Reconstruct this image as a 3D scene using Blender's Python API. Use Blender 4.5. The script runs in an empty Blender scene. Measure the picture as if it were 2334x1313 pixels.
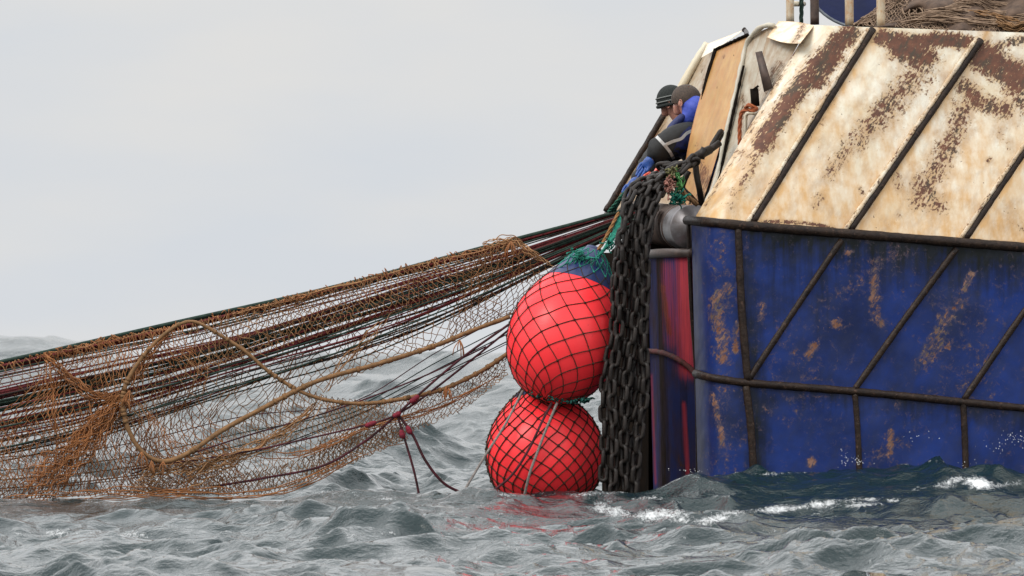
import bpy, bmesh, math, random
import numpy as np
from mathutils import Vector, Matrix, noise as mnoise
from mathutils.bvhtree import BVHTree

# ------------------------------------------------------------------ camera / world / sun / exposure
scn = bpy.context.scene
F = 13500.0                       # focal length in photo pixels (photo 2334 wide)
CAMH = 1.2
PITCH = math.atan(146.5 / F)
cd = bpy.data.cameras.new("camera"); cam = bpy.data.objects.new("camera", cd)
scn.collection.objects.link(cam); scn.camera = cam
cam.location = (0, 0, CAMH); cam.rotation_euler = (math.radians(90) + PITCH, 0, 0)
cd.sensor_width = 36; cd.lens = 36 * F / 2334; cd.clip_end = 30000; cd.clip_start = 0.5
cd.dof.use_dof = True; cd.dof.focus_distance = 44.8; cd.dof.aperture_fstop = 11
scn.view_settings.view_transform = 'Standard'; scn.view_settings.look = 'None'
scn.view_settings.gamma = 1; scn.view_settings.exposure = 0.0

SUN_EL, SUN_AZ = math.radians(42), math.radians(-128)   # azimuth from +Y clockwise: behind-left of the camera
w = bpy.data.worlds.new("World"); scn.world = w; w.use_nodes = True
nt = w.node_tree; nt.nodes.clear()
def N(t, kind, **kw):
    n = t.nodes.new(kind)
    for k, v in kw.items():
        if k.startswith('i_'):
            n.inputs[k[2:].replace('_', ' ')].default_value = v
        else: setattr(n, k, v)
    return n
out = N(nt, 'ShaderNodeOutputWorld'); bg = N(nt, 'ShaderNodeBackground')
sky = N(nt, 'ShaderNodeTexSky', sky_type='NISHITA', sun_disc=False, sun_elevation=SUN_EL, sun_rotation=SUN_AZ,
        air_density=1.0, dust_density=3.0, ozone_density=1.0)
tc = N(nt, 'ShaderNodeTexCoord'); sep = N(nt, 'ShaderNodeSeparateXYZ'); nt.links.new(tc.outputs['Generated'], sep.inputs[0])
mp = N(nt, 'ShaderNodeMapping'); mp.inputs['Scale'].default_value = (9, 9, 30); nt.links.new(tc.outputs['Generated'], mp.inputs[0])
nz = N(nt, 'ShaderNodeTexNoise'); nz.inputs['Scale'].default_value = 1.6; nz.inputs['Detail'].default_value = 4; nz.inputs['Roughness'].default_value = .45
nt.links.new(mp.outputs[0], nz.inputs['Vector'])
cr = N(nt, 'ShaderNodeValToRGB'); cr.color_ramp.elements[0].position = .3; cr.color_ramp.elements[0].color = (.665, .697, .738, 1)
cr.color_ramp.elements[1].position = .72; cr.color_ramp.elements[1].color = (.765, .75, .725, 1); nt.links.new(nz.outputs[0], cr.inputs[0])
gr = N(nt, 'ShaderNodeMapRange'); gr.inputs['From Min'].default_value = .06; gr.inputs['From Max'].default_value = .40
gr.inputs['To Min'].default_value = 1.0; gr.inputs['To Max'].default_value = 2.25; nt.links.new(sep.outputs[2], gr.inputs[0])
vm = N(nt, 'ShaderNodeVectorMath', operation='SCALE'); nt.links.new(cr.outputs[0], vm.inputs[0]); nt.links.new(gr.outputs[0], vm.inputs['Scale'])
sk = N(nt, 'ShaderNodeVectorMath', operation='SCALE'); sk.inputs['Scale'].default_value = .01; nt.links.new(sky.outputs[0], sk.inputs[0])
# under the cloud deck only a trace of the clear sky gets through; cloud radiance is given relative to the 0.1 background strength
cl = N(nt, 'ShaderNodeVectorMath', operation='SCALE'); cl.inputs['Scale'].default_value = 10.0; nt.links.new(vm.outputs[0], cl.inputs[0])
ad = N(nt, 'ShaderNodeVectorMath', operation='ADD'); nt.links.new(cl.outputs[0], ad.inputs[0]); nt.links.new(sk.outputs[0], ad.inputs[1])
nt.links.new(ad.outputs[0], bg.inputs[0]); bg.inputs[1].default_value = .1; nt.links.new(bg.outputs[0], out.inputs[0])
sl = bpy.data.lights.new("sun", 'SUN'); sl.energy = 1.5; sl.angle = math.radians(22); sl.color = (1, .95, .87)
so = bpy.data.objects.new("sun", sl); scn.collection.objects.link(so)
sd = Vector((math.sin(SUN_AZ) * math.cos(SUN_EL), math.cos(SUN_AZ) * math.cos(SUN_EL), math.sin(SUN_EL)))
so.rotation_euler = sd.to_track_quat('Z', 'Y').to_euler(); so.location = sd * 60

# ------------------------------------------------------------------ helpers
R = random.Random(7); RN = np.random.RandomState(11)
cP, sP = math.cos(PITCH), math.sin(PITCH)
def W(px, py, Y):
    """world point seen at photo pixel (px,py) standing at depth Y"""
    px = np.asarray(px, float); py = np.asarray(py, float); Y = np.asarray(Y, float)
    dx = (px - 1167) / F; dz = -(py - 656.5) / F
    y = cP - dz * sP; z = sP + dz * cP; k = Y / y
    return np.stack(np.broadcast_arrays(dx * k, Y, CAMH + z * k), -1)
def V(px, py, Y): return Vector(W(px, py, Y))
ORI = {}
def link(o, parent=None):
    scn.collection.objects.link(o)
    if parent is not None: o.parent = parent
    return o
def tag(o, label, cat, group=None, kind=None):
    if label: o['label'] = label
    if cat: o['category'] = cat
    if group: o['group'] = group
    if kind: o['kind'] = kind
    return o
def thing(name, loc, label, cat, group=None):
    o = bpy.data.objects.new(name, None); link(o); o.location = Vector(loc); o.empty_display_size = .1
    ORI[o.name] = np.array(loc, float); return tag(o, label, cat, group)
def mk(name, verts, quads, mat, parent=None, smooth=True, origin=None, attrs=None, tris=None, uv=None):
    verts = np.asarray(verts, float).reshape(-1, 3)
    if parent is not None: org = ORI[parent.name]
    elif origin is not None: org = np.array(origin, float)
    else: org = np.zeros(3)
    verts = verts - org
    me = bpy.data.meshes.new(name)
    q = np.asarray(quads, int).reshape(-1, 4) if quads is not None and len(quads) else np.zeros((0, 4), int)
    t = np.asarray(tris, int).reshape(-1, 3) if tris is not None and len(tris) else np.zeros((0, 3), int)
    me.vertices.add(len(verts)); me.vertices.foreach_set('co', verts.ravel())
    li = np.concatenate([q.ravel(), t.ravel()])
    me.loops.add(len(li)); me.loops.foreach_set('vertex_index', li)
    st = np.concatenate([np.arange(len(q)) * 4, len(q) * 4 + np.arange(len(t)) * 3]); 
    me.polygons.add(len(st)); me.polygons.foreach_set('loop_start', st.astype(int))
    me.polygons.foreach_set('use_smooth', np.full(len(st), smooth))
    if attrs:
        for k, a in attrs.items():
            at = me.attributes.new(k, 'FLOAT', 'POINT'); at.data.foreach_set('value', np.asarray(a, float).ravel())
    me.update(calc_edges=True); me.validate()
    me.materials.append(mat)
    o = bpy.data.objects.new(name, me); link(o, parent)
    if parent is None: o.location = Vector(org)
    ORI[o.name] = org
    return o
class MB:
    def __init__(s): s.v = []; s.q = []; s.t = []; s.n = 0
    def add(s, v, q=None, t=None):
        v = np.asarray(v, float).reshape(-1, 3); s.v.append(v)
        if q is not None and len(q): s.q.append(np.asarray(q, int).reshape(-1, 4) + s.n)
        if t is not None and len(t): s.t.append(np.asarray(t, int).reshape(-1, 3) + s.n)
        s.n += len(v)
    def build(s, name, mat, parent=None, **k):
        return mk(name, np.concatenate(s.v), np.concatenate(s.q) if s.q else None, mat, parent,
                  tris=np.concatenate(s.t) if s.t else None, **k)
def spline(pts, n):
    """Catmull-Rom through pts, n samples by chord length"""
    P = np.asarray(pts, float)
    if len(P) == 2:
        t = np.linspace(0, 1, n)[:, None]; return P[0] * (1 - t) + P[1] * t
    d = np.r_[0, np.cumsum(np.linalg.norm(np.diff(P, axis=0), axis=1))]; d /= d[-1]
    m = np.zeros_like(P); m[1:-1] = (P[2:] - P[:-2]) / (d[2:] - d[:-2])[:, None]
    m[0] = (P[1] - P[0]) / d[1]; m[-1] = (P[-1] - P[-2]) / (d[-1] - d[-2])
    t = np.linspace(0, 1, n); i = np.clip(np.searchsorted(d, t, side='right') - 1, 0, len(P) - 2)
    h = (d[i + 1] - d[i])[:, None]; u = ((t - d[i])[:, None]) / h
    return (2*u**3-3*u**2+1)*P[i] + (u**3-2*u**2+u)*h*m[i] + (-2*u**3+3*u**2)*P[i+1] + (u**3-u**2)*h*m[i+1]
def tube(mb, P, r, sides=6, caps=True, jitter=0):
    P = np.asarray(P, float); n = len(P); r = np.broadcast_to(np.asarray(r, float), (n,)).copy()
    if jitter: r *= 1 + jitter * RN.uniform(-1, 1, n)
    T = np.gradient(P, axis=0); T /= np.linalg.norm(T, axis=1)[:, None] + 1e-12
    up = np.array([0, 0, 1.]) if abs(T[0, 2]) < .9 else np.array([0, 1., 0])
    a = np.cross(T[0], up); a /= np.linalg.norm(a); A = [a]
    for i in range(1, n):
        a = A[-1] - T[i] * np.dot(A[-1], T[i]); a /= np.linalg.norm(a) + 1e-12; A.append(a)
    A = np.array(A); B = np.cross(T, A)
    th = np.arange(sides) / sides * 2 * np.pi
    v = P[:, None] + r[:, None, None] * (A[:, None] * np.cos(th)[None, :, None] + B[:, None] * np.sin(th)[None, :, None])
    i, j = np.meshgrid(np.arange(n - 1), np.arange(sides), indexing='ij'); j2 = (j + 1) % sides
    q = np.stack([i*sides+j, i*sides+j2, (i+1)*sides+j2, (i+1)*sides+j], -1).reshape(-1, 4)
    tr = []
    if caps:
        for e, base in ((0, 0), (1, (n-1)*sides)):
            for k in range(1, sides - 1):
                tr.append((base, base+k+1, base+k) if e == 0 else (base, base+k, base+k+1))
    mb.add(v, q, tr)
def prisms(mb, A, B, r, sag=0, sides=3, C=None):
    """many thin strands A->B, bent at a midpoint"""
    A = np.asarray(A); B = np.asarray(B); n = len(A)
    if n == 0: return
    M = (A + B) / 2 + (RN.normal(0, 1, (n, 3)) * sag if sag else 0)
    if C is not None: M = M + C
    D = B - A; D /= np.linalg.norm(D, axis=1)[:, None] + 1e-9
    up = np.where(np.abs(D[:, 1:2]) < .9, np.array([[0, 1., 0]]), np.array([[1., 0, 0]]))
    U = np.cross(D, up); U /= np.linalg.norm(U, axis=1)[:, None] + 1e-9; Vv = np.cross(D, U)
    r = np.broadcast_to(np.asarray(r, float), (n,))[:, None]
    rings = []
    for P in (A, M, B):
        for k in range(sides):
            a = 2 * math.pi * k / sides
            rings.append(P + r * (U * math.cos(a) + Vv * math.sin(a)))
    v = np.stack(rings, 1)            # n, 3*sides, 3
    q = []
    for s in range(2):
        for k in range(sides):
            k2 = (k + 1) % sides; q.append((s*sides+k, s*sides+k2, (s+1)*sides+k2, (s+1)*sides+k))
    q = np.array(q)[None] + (np.arange(n) * 3 * sides)[:, None, None]
    mb.add(v, q)
def grid(mb_or_none, G):
    """G: (ni,nj,3) -> verts, quads"""
    ni, nj = G.shape[:2]
    i, j = np.meshgrid(np.arange(ni - 1), np.arange(nj - 1), indexing='ij')
    return G.reshape(-1, 3), np.stack([i*nj+j, i*nj+j+1, (i+1)*nj+j+1, (i+1)*nj+j], -1).reshape(-1, 4)
def slab(mb, poly, th, axis=(0, 1, 0)):
    """polygon plate given real thickness along axis"""
    P = np.asarray(poly, float); n = len(P); o = P + np.asarray(axis, float) * th
    v = np.concatenate([P, o]); t = []
    bm = bmesh.new(); vs = [bm.verts.new(p) for p in v]
    bm.faces.new(vs[:n]); bm.faces.new(vs[n:][::-1])
    for k in range(n): bm.faces.new((vs[k], vs[(k+1) % n], vs[n + (k+1) % n], vs[n + k]))
    bmesh.ops.triangulate(bm, faces=bm.faces[:]); bmesh.ops.recalc_face_normals(bm, faces=bm.faces[:])
    bm.verts.index_update(); mb.add([vv.co[:] for vv in bm.verts], None, [[l.index for l in f.verts] for f in bm.faces]); bm.free()
def box(mb, c, s, rot=None):
    m = np.array([[x, y, z] for x in (-.5, .5) for y in (-.5, .5) for z in (-.5, .5)]) * np.asarray(s)
    if rot is not None: m = m @ np.array(rot.to_3x3()).T
    mb.add(m + np.asarray(c), [(0,1,3,2),(4,6,7,5),(0,4,5,1),(2,3,7,6),(0,2,6,4),(1,5,7,3)])
def ellipsoid(mb, c, r, rot=None, nu=24, nv=14, vmin=-1, vmax=1):
    ph = np.linspace(math.asin(vmin), math.asin(vmax), nv); th = np.linspace(0, 2*np.pi, nu + 1)
    g = np.stack([np.cos(ph)[:, None]*np.cos(th)[None], np.cos(ph)[:, None]*np.sin(th)[None], np.sin(ph)[:, None]*np.ones(nu+1)[None]], -1) * np.asarray(r)
    if rot is not None: g = g @ np.array(rot.to_3x3()).T
    v, q = grid(None, g + np.asarray(c)); mb.add(v, q)

# ------------------------------------------------------------------ materials
def newmat(name):
    m = bpy.data.materials.new(name); m.use_nodes = True; t = m.node_tree
    return m, t, t.nodes['Principled BSDF']
def noise(t, scale, detail=5, rough=.55, vec=None, dist=0):
    n = t.nodes.new('ShaderNodeTexNoise'); n.inputs['Scale'].default_value = scale; n.inputs['Detail'].default_value = detail
    n.inputs['Roughness'].default_value = rough; n.inputs['Distortion'].default_value = dist
    if vec is None:
        g = t.nodes.new('ShaderNodeTexCoord'); vec = g.outputs['Object']
    t.links.new(vec, n.inputs['Vector']); return n.outputs[0]
def mapping(t, scale, rot=(0, 0, 0)):
    g = t.nodes.new('ShaderNodeTexCoord'); m = t.nodes.new('ShaderNodeMapping'); m.inputs['Scale'].default_value = scale
    m.inputs['Rotation'].default_value = rot
    if any(rot): m.vector_type = 'TEXTURE'; m.inputs['Scale'].default_value = [1 / x for x in scale]
    t.links.new(g.outputs['Object'], m.inputs[0]); return m.outputs[0]
def ramp(t, src, a, b, ca=0., cb=1.):
    m = t.nodes.new('ShaderNodeMapRange'); m.inputs[1].default_value = a; m.inputs[2].default_value = b
    m.inputs[3].default_value = ca; m.inputs[4].default_value = cb; t.links.new(src, m.inputs[0]); return m.outputs[0]
def math_(t, op, a, b):
    m = t.nodes.new('ShaderNodeMath'); m.operation = op
    for i, x in enumerate((a, b)):
        if isinstance(x, (int, float)): m.inputs[i].default_value = x
        else: t.links.new(x, m.inputs[i])
    return m.outputs[0]
def mix(t, fac, a, b):
    m = t.nodes.new('ShaderNodeMix'); m.data_type = 'RGBA'
    for i, x in ((6, a), (7, b)):
        if isinstance(x, tuple): m.inputs[i].default_value = (*x, 1)
        else: t.links.new(x, m.inputs[i])
    if isinstance(fac, (int, float)): m.inputs[0].default_value = fac
    else: t.links.new(fac, m.inputs[0])
    return m.outputs[2]
def attr(t, name):
    a = t.nodes.new('ShaderNodeAttribute'); a.attribute_name = name; return a.outputs['Fac']
def bump(t, b, h, strength=.3, dist=.01, prev=None):
    n = t.nodes.new('ShaderNodeBump'); n.inputs['Strength'].default_value = strength; n.inputs['Distance'].default_value = dist
    t.links.new(h, n.inputs['Height'])
    if prev is not None: t.links.new(prev, n.inputs['Normal'])
    if b is not None: t.links.new(n.outputs[0], b.inputs['Normal'])
    return n.outputs[0]
def mat(name, c1, c2=None, rough=.6, scale=8, metal=0, bs=.3, bd=.004, bscale=None, spec=.5):
    m, t, b = newmat(name); c2 = c2 or tuple(x * .6 for x in c1)
    n = noise(t, scale, 6, .65); f = ramp(t, n, .35, .65)
    t.links.new(mix(t, f, c1, c2), b.inputs['Base Color']); b.inputs['Roughness'].default_value = rough
    b.inputs['Metallic'].default_value = metal; b.inputs['Specular IOR Level'].default_value = spec
    if bs: bump(t, b, noise(t, bscale or scale * 4, 4), bs, bd)
    return m
def paint_mat(name, base, base2, stain, rust1, rust2, rough=.4, flake=30, streak=(40, 40, 6), halo=(.5, .2, .05), spots=.73, wash_c=(.26, .14, .075)):
    """old paint with flaked rust; vertex attributes wear / stain say where it is worn"""
    m, t, b = newmat(name)
    wear = attr(t, 'wear'); st = attr(t, 'stain')
    big = noise(t, 2.2, 5, .6); mid = noise(t, 9, 6, .65)
    fl = noise(t, flake, 8, .72, dist=.6); fl2 = noise(t, flake * .33, 6, .7, dist=.4)
    sv = noise(t, 1, 4, .6, mapping(t, streak))
    col = mix(t, ramp(t, big, .38, .66), base, base2)
    stf = math_(t, 'ADD', st, math_(t, 'MULTIPLY', math_(t, 'SUBTRACT', sv, .5), 1.3)); stf = math_(t, 'ADD', stf, math_(t, 'MULTIPLY', math_(t, 'SUBTRACT', mid, .5), .8))
    col = mix(t, ramp(t, stf, .2, .95), col, stain)
    wash = math_(t, 'ADD', math_(t, 'MULTIPLY', wear, 1.1), math_(t, 'MULTIPLY', math_(t, 'SUBTRACT', mid, .5), 1.1))
    col = mix(t, ramp(t, wash, .1, .95, 0, .62), col, wash_c)
    dirt = noise(t, 1, 5, .65, mapping(t, (9, 9, 1.8), (0, math.radians(28), 0)))
    col = mix(t, ramp(t, dirt, .48, .75, 0, .45), col, wash_c)
    v = math_(t, 'ADD', wear, math_(t, 'MULTIPLY', math_(t, 'SUBTRACT', fl, .5), 1.7))
    v = math_(t, 'ADD', v, math_(t, 'MULTIPLY', math_(t, 'SUBTRACT', fl2, .5), 1.2))
    col = mix(t, ramp(t, v, .28, .6, 0, .75), col, halo)            # tan primer halo
    rust = mix(t, ramp(t, noise(t, 14, 6, .7), .35, .65), rust1, rust2)
    dn = noise(t, 1, 5, .65, mapping(t, (16, 16, 3.5), (0, math.radians(32), 0)))
    rust = mix(t, ramp(t, dn, .5, .62, 0, .75), rust, tuple(.6 * x for x in (rust2[1] + .02, rust2[1] + .01, rust2[2] + .015)))
    rmask = ramp(t, v, .52, .6)
    scr = noise(t, 1, 3, .5, mapping(t, (70, 70, 12), (0, math.radians(34), 0)), dist=.3)
    v = math_(t, 'ADD', v, math_(t, 'MULTIPLY', math_(t, 'SUBTRACT', scr, .5), math_(t, 'MULTIPLY', wear, 2.8)))
    rmask = ramp(t, v, .48, .68)
    sp = ramp(t, noise(t, flake * .9, 3, .5), spots, spots + .02)      # tiny chips everywhere
    rm = math_(t, 'MAXIMUM', rmask, sp)
    col = mix(t, rm, col, rust)
    t.links.new(col, b.inputs['Base Color'])
    t.links.new(ramp(t, rm, 0, 1, rough, .75), b.inputs['Roughness'])
    h = math_(t, 'SUBTRACT', math_(t, 'MULTIPLY', fl, .25), math_(t, 'MULTIPLY', rm, .7))
    p = bump(t, None, noise(t, 3.0, 2), .6, .03)
    bump(t, b, h, .5, .004, p); return m

M_white = paint_mat('cream_paint', (.83, .79, .67), (.72, .63, .46), (.62, .37, .15), (.085, .035, .022), (.17, .065, .035), halo=(.55, .36, .17), streak=(14, 14, 3), flake=44)
M_blue = paint_mat('blue_paint', (.014, .036, .18), (.010, .019, .075), (.007, .009, .009), (.15, .055, .03), (.26, .15, .115), rough=.36, flake=30, halo=(.10, .075, .10), streak=(16, 16, 1.2), spots=.80, wash_c=(.03, .035, .06))
M_blue.node_tree.nodes['Principled BSDF'].inputs['Specular IOR Level'].default_value = .18
M_yellow = paint_mat('ochre_paint', (.60, .37, .14), (.44, .24, .07), (.50, .20, .05), (.10, .04, .02), (.2, .08, .03), halo=(.4, .2, .07), streak=(30, 30, 4), flake=24)
M_grey = paint_mat('grey_paint', (.56, .52, .43), (.42, .38, .29), (.32, .2, .1), (.085, .045, .025), (.2, .09, .04), halo=(.3, .22, .13), streak=(30, 30, 4), flake=24)
def pipe_mat():
    m, t, b = newmat('dark_rusty_steel')
    f = ramp(t, noise(t, 12, 7, .7), .35, .65); c = mix(t, f, (.011, .007, .006), (.034, .020, .013))
    c = mix(t, ramp(t, noise(t, 30, 6, .7), .58, .72), c, (.11, .062, .042)); t.links.new(c, b.inputs['Base Color'])
    b.inputs['Roughness'].default_value = .45; b.inputs['Specular IOR Level'].default_value = .22; bump(t, b, noise(t, 45, 5), .7, .009); return m
M_pipe = pipe_mat()
M_transom = paint_mat('wet_transom_paint', (.028, .038, .12), (.05, .035, .045), (.02, .015, .012), (.05, .03, .02), (.12, .05, .035), rough=.42, flake=12, halo=(.08, .04, .03), streak=(30, 30, .8), wash_c=(.05, .03, .025))
M_transom.node_tree.nodes['Principled BSDF'].inputs['Specular IOR Level'].default_value = 0.02; M_transom.node_tree.nodes['Principled BSDF'].inputs['IOR'].default_value = 1.05
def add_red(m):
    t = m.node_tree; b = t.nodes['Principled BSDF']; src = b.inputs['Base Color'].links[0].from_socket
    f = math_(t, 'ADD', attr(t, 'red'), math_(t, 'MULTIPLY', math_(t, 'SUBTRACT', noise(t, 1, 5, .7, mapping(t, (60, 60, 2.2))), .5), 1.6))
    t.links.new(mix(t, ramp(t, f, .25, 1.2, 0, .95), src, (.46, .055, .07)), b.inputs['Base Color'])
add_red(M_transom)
M_chain = mat('chain_steel', (.022, .015, .012), (.008, .006, .005), .5, 14, .1, .6, .005, spec=.35)
M_roller = mat('polished_roller_steel', (.26, .25, .26), (.14, .12, .115), .42, 10, .6, .25, .003)
M_rollrust = mat('rusty_roller_steel', (.10, .065, .05), (.05, .035, .03), .5, 14, .3, .4, .004)
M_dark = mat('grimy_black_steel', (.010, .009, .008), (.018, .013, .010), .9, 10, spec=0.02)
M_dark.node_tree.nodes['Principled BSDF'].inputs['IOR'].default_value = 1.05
def rope_mat(name, c1, c2, scale=60, rough=.8):
    return mat(name, c1, c2, rough, scale, 0, .6, .004, scale * 2.5, spec=.25)
M_rgreen = rope_mat('dark_green_twine', (.028, .055, .042), (.014, .026, .020), 30)
M_rred = rope_mat('dark_red_twine', (.22, .04, .045), (.10, .022, .024), 30)
M_rblack = rope_mat('tarred_twine', (.018, .018, .017), (.035, .028, .022), 30)
M_purple = rope_mat('maroon_rope', (.10, .022, .032), (.03, .016, .017), 14)
M_brown = rope_mat('tan_brown_rope', (.27, .145, .065), (.15, .085, .04), 25)
M_net = rope_mat('orange_brown_twine', (.40, .165, .06), (.26, .115, .05), 5)
M_net2 = rope_mat('dull_brown_twine', (.40, .215, .10), (.26, .145, .07), 6)
M_netdark = rope_mat('dark_brown_twine', (.06, .032, .018), (.02, .016, .012), 40)
M_teal = rope_mat('teal_twine', (.03, .27, .19), (.015, .13, .10), 40)
M_green = rope_mat('light_green_twine', (.08, .26, .07), (.05, .16, .06), 30)
M_pink = rope_mat('faded_pink_cloth', (.30, .13, .10), (.17, .08, .06), 30)
M_greyrope = rope_mat('grey_rope', (.30, .27, .25), (.15, .13, .12), 60)
M_orange = mat('orange_red_plastic', (.75, .085, .03), (.55, .05, .02), .4, 18)
M_post = paint_mat('post_paint', (.66, .62, .5), (.6, .5, .34), (.5, .25, .08), (.1, .04, .02), (.2, .08, .03), flake=40, streak=(40, 40, 8))
M_tan = rope_mat('sand_twine', (.33, .23, .155), (.19, .125, .085), 14)
M_tand = rope_mat('brown_twine_mass', (.13, .085, .06), (.06, .04, .03), 12)
M_skin = mat('skin', (.50, .24, .17), (.44, .19, .14), .5, 20, 0, .1)
M_hair = mat('short_brown_hair', (.085, .055, .038), (.035, .023, .017), .7, 80, 0, .7, .004)
M_black = mat('black_jacket_cloth', (.009, .0095, .010), (.016, .0165, .017), .75, 14, 0, .6, .012, 18)
M_hood = mat('royal_blue_cloth', (.055, .095, .52), (.035, .06, .36), .6, 14, 0, .6, .01, 24)
M_navy = mat('navy_cloth', (.012, .022, .12), (.01, .016, .08), .6, 14, 0, .6, .01, 20)
M_refl = mat('reflective_tape', (.50, .50, .49), (.40, .40, .40), .4, 30, 0, .2)
M_glove = mat('blue_rubber_glove', (.02, .09, .36), (.015, .05, .22), .4, 30, 0, .5, .006)
M_trouser = mat('dark_trouser_cloth', (.02, .02, .025), (.03, .03, .035), .7, 20)
M_knit = mat('black_knit_wool', (.011, .014, .013), (.02, .024, .022), .9, 90, 0, .8, .005)
M_knitg = mat('grey_knit_wool', (.22, .23, .22), (.16, .17, .16), .9, 90, 0, .8, .005)
M_drum = mat('navy_drum_paint', (.012, .022, .10), (.009, .016, .07), .4, 6)
def buoy_mat():
    m, t, b = newmat('red_vinyl'); f = ramp(t, noise(t, 3, 6, .6), .3, .7)
    c = mix(t, f, (1.0, .048, .055), (.95, .030, .040)); c = mix(t, ramp(t, noise(t, 38, 4), .66, .74, 0, .35), c, (.35, .03, .02))
    t.links.new(c, b.inputs['Base Color']); b.inputs['Roughness'].default_value = .36; b.inputs['Specular IOR Level'].default_value = .35
    b.inputs['Subsurface Weight'].default_value = .0; bump(t, b, noise(t, 14, 4), .12, .01); return m
M_buoy = buoy_mat()
M_cap = mat('navy_vinyl', (.010, .028, .12), (.008, .02, .085), .38, 8, 0, .15)

# ------------------------------------------------------------------ sea
def build_sea():
    rows = list(np.linspace(-60, 20, 40)) + list(np.arange(20.4, 30, .16))
    y = 30.0
    while y < 5200:
        rows.append(y); y += .05 * max(1, (y / 52)) ** 1.6 if y < 230 else .54 * (y / 230) ** 2.4
    rows = np.array(rows)
    t = np.linspace(-.118, .118, 780); e = np.cumsum(.0003 * 1.13 ** np.arange(1, 62))
    t = np.concatenate([-.118 - e[::-1], t, .118 + e])
    Yg, Tg = np.meshgrid(rows, t, indexing='ij'); X = Tg * np.maximum(Yg, 18)
    dyg = np.gradient(rows)[:, None] * np.ones_like(Tg); dxg = np.gradient(t)[None] * np.maximum(Yg, 18)
    sp = np.maximum(dxg * 1.0, dyg * .9)
    rn = np.random.RandomState(5)
    H = np.zeros_like(X); DX = np.zeros_like(X); DY = np.zeros_like(X); J = np.zeros_like(X)
    pxg = 1167 + F * X / np.maximum(Yg, 1)
    def G(px, Y, sx, sy):   # soft spot on the water: px at depth Y, sizes in metres
        x0 = (px - 1167) / F * Y; return np.exp(-((X - x0) / sx) ** 2 - ((Yg - Y) / sy) ** 2)
    # calm slick in front of the net, chop elsewhere
    slick = np.clip(1.0 / (1 + np.exp((pxg - 1020) / 45)) * np.exp(-((Yg - 43.6) / 3.4) ** 6), 0, 1)
    far = np.clip((Yg - 50) / 40, 0, 1); far = far * far * (3 - 2 * far)
    wind = math.radians(200)
    comps = []
    for _ in range(9): comps.append((rn.uniform(14, 38), rn.uniform(.08, .15), 'far', .5))
    for _ in range(14): comps.append((rn.uniform(4, 11), rn.uniform(.035, .07), 'mid', .7))
    for _ in range(34): 
        L = math.exp(rn.uniform(math.log(.9), math.log(3.6))); comps.append((L, L * rn.uniform(.0068, .0132), 'chop', .85))
    for _ in range(46):
        L = math.exp(rn.uniform(math.log(.22), math.log(.9))); comps.append((L, L * rn.uniform(.0075, .015), 'small', .8))
    gust = .62 + .38 * np.sin(X * .55 + Yg * .21 + 1) * np.sin(X * .2 - Yg * .33 + 2) + .25 * np.sin(X * 1.7 - Yg * .8)
    gust2 = .7 + .5 * np.sin(X * 2.1 + Yg * .73) * np.sin(X * .9 - Yg * 1.31 + 4)
    for L, a, kind, spr in comps:
        th = wind + rn.normal(0, spr); k = 2 * math.pi / L; ph = rn.uniform(0, 6.28)
        cx, cy = math.cos(th), math.sin(th)
        band = np.clip((L / sp - 2.2) / 2.5, 0, 1)
        amp = a * band
        if kind == 'far': amp = amp * far
        elif kind == 'mid': amp = amp * (.18 + .72 * far) * (1 - .5 * slick)
        elif kind == 'chop': amp = amp * (1 - .72 * slick) * (.85 + .1 * far) * gust
        else: amp = amp * (1 - .45 * slick) * gust2
        A = k * (X * cx + Yg * cy) + ph
        c = np.cos(A); s = np.sin(A); H += amp * c; q = .85
        DX -= q * amp * cx * s; DY -= q * amp * cy * s; J += q * amp * k * c
    near = np.exp(-((Yg - 44) / 9) ** 2)
    # individual crests seen in the photograph
    fbn = np.sin(X * 7.1 + 2 * np.sin(Yg * 1.9)) * .5 + np.sin(X * 3.3 - Yg * 2.3 + 1) * .6 + np.sin(X * 14 + Yg * 3) * .25
    H += .10 * np.exp(-((Yg - 43.2) / 2.6) ** 2) + .17 / (1 + np.exp(-(pxg - 1590) / 50)) * np.exp(-((Yg - 43.6) / 1.5) ** 2)
    for px, Y, a, sx, sy in [(1620, 42.9, .05, .42, .5), (1520, 42.7, .03, .35, .5),
                             (2190, 40.6, .11, .34, .35), (2090, 40.9, .06, .22, .3), (2290, 40.8, .09, .5, .5),
                             (1300, 42.8, .03, .6, .5), (1105, 42.2, .07, .22, .3), (1000, 41.0, .03, .5, .5),
                             (150, 36.0, .10, .35, .5), (330, 38.5, .05, .6, .4), (820, 36.5, .08, .5, .5), (1150, 38.6, .08, .4, .35), (1540, 36.5, .10, .35, .5), (1900, 35.5, .08, .5, .5), (470, 34.5, .09, .6, .5), (1250, 34.5, .07, .5, .5), (150, 37.0, .06, .35, .4), (1440, 38.0, .05, .35, .3), (2100, 37.0, .07, .5, .4), (1640, 36.2, .05, .3, .3),
                             (640, 40.2, .05, .7, .3), (2250, 43.8, .06, .8, 1.0),
                             (760, 62, .15, 1.5, 2), (1000, 62, .24, 1.2, 2.0), (1090, 95, .3, 3, 5), (870, 140, .7, 6, 10), (20, 170, 1.42, 14, 12), (260, 190, 1.0, 10, 12), (1120, 170, .3, 3, 12)]:
        g = G(px, Y, sx, sy); H += a * g * (1 + (.22 if Y < 60 else 0) * fbn)
    # foam: where crests pinch, plus drifting streaks of old foam
    def fbm(x, y, s, seed, o=4):
        r2 = np.random.RandomState(seed); v = 0; tot = 0
        for i in range(o):
            for _ in range(3):
                a = r2.uniform(0, 6.28); f = s * 1.9 ** i
                v = v + np.sin((x * math.cos(a) + y * math.sin(a)) * f + r2.uniform(0, 6.28) + 1.5 * np.sin(x * f * .6 * math.sin(a) + y * f * .4)) / 1.7 ** i; tot += 1 / 1.7 ** i
        return v / tot
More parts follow.
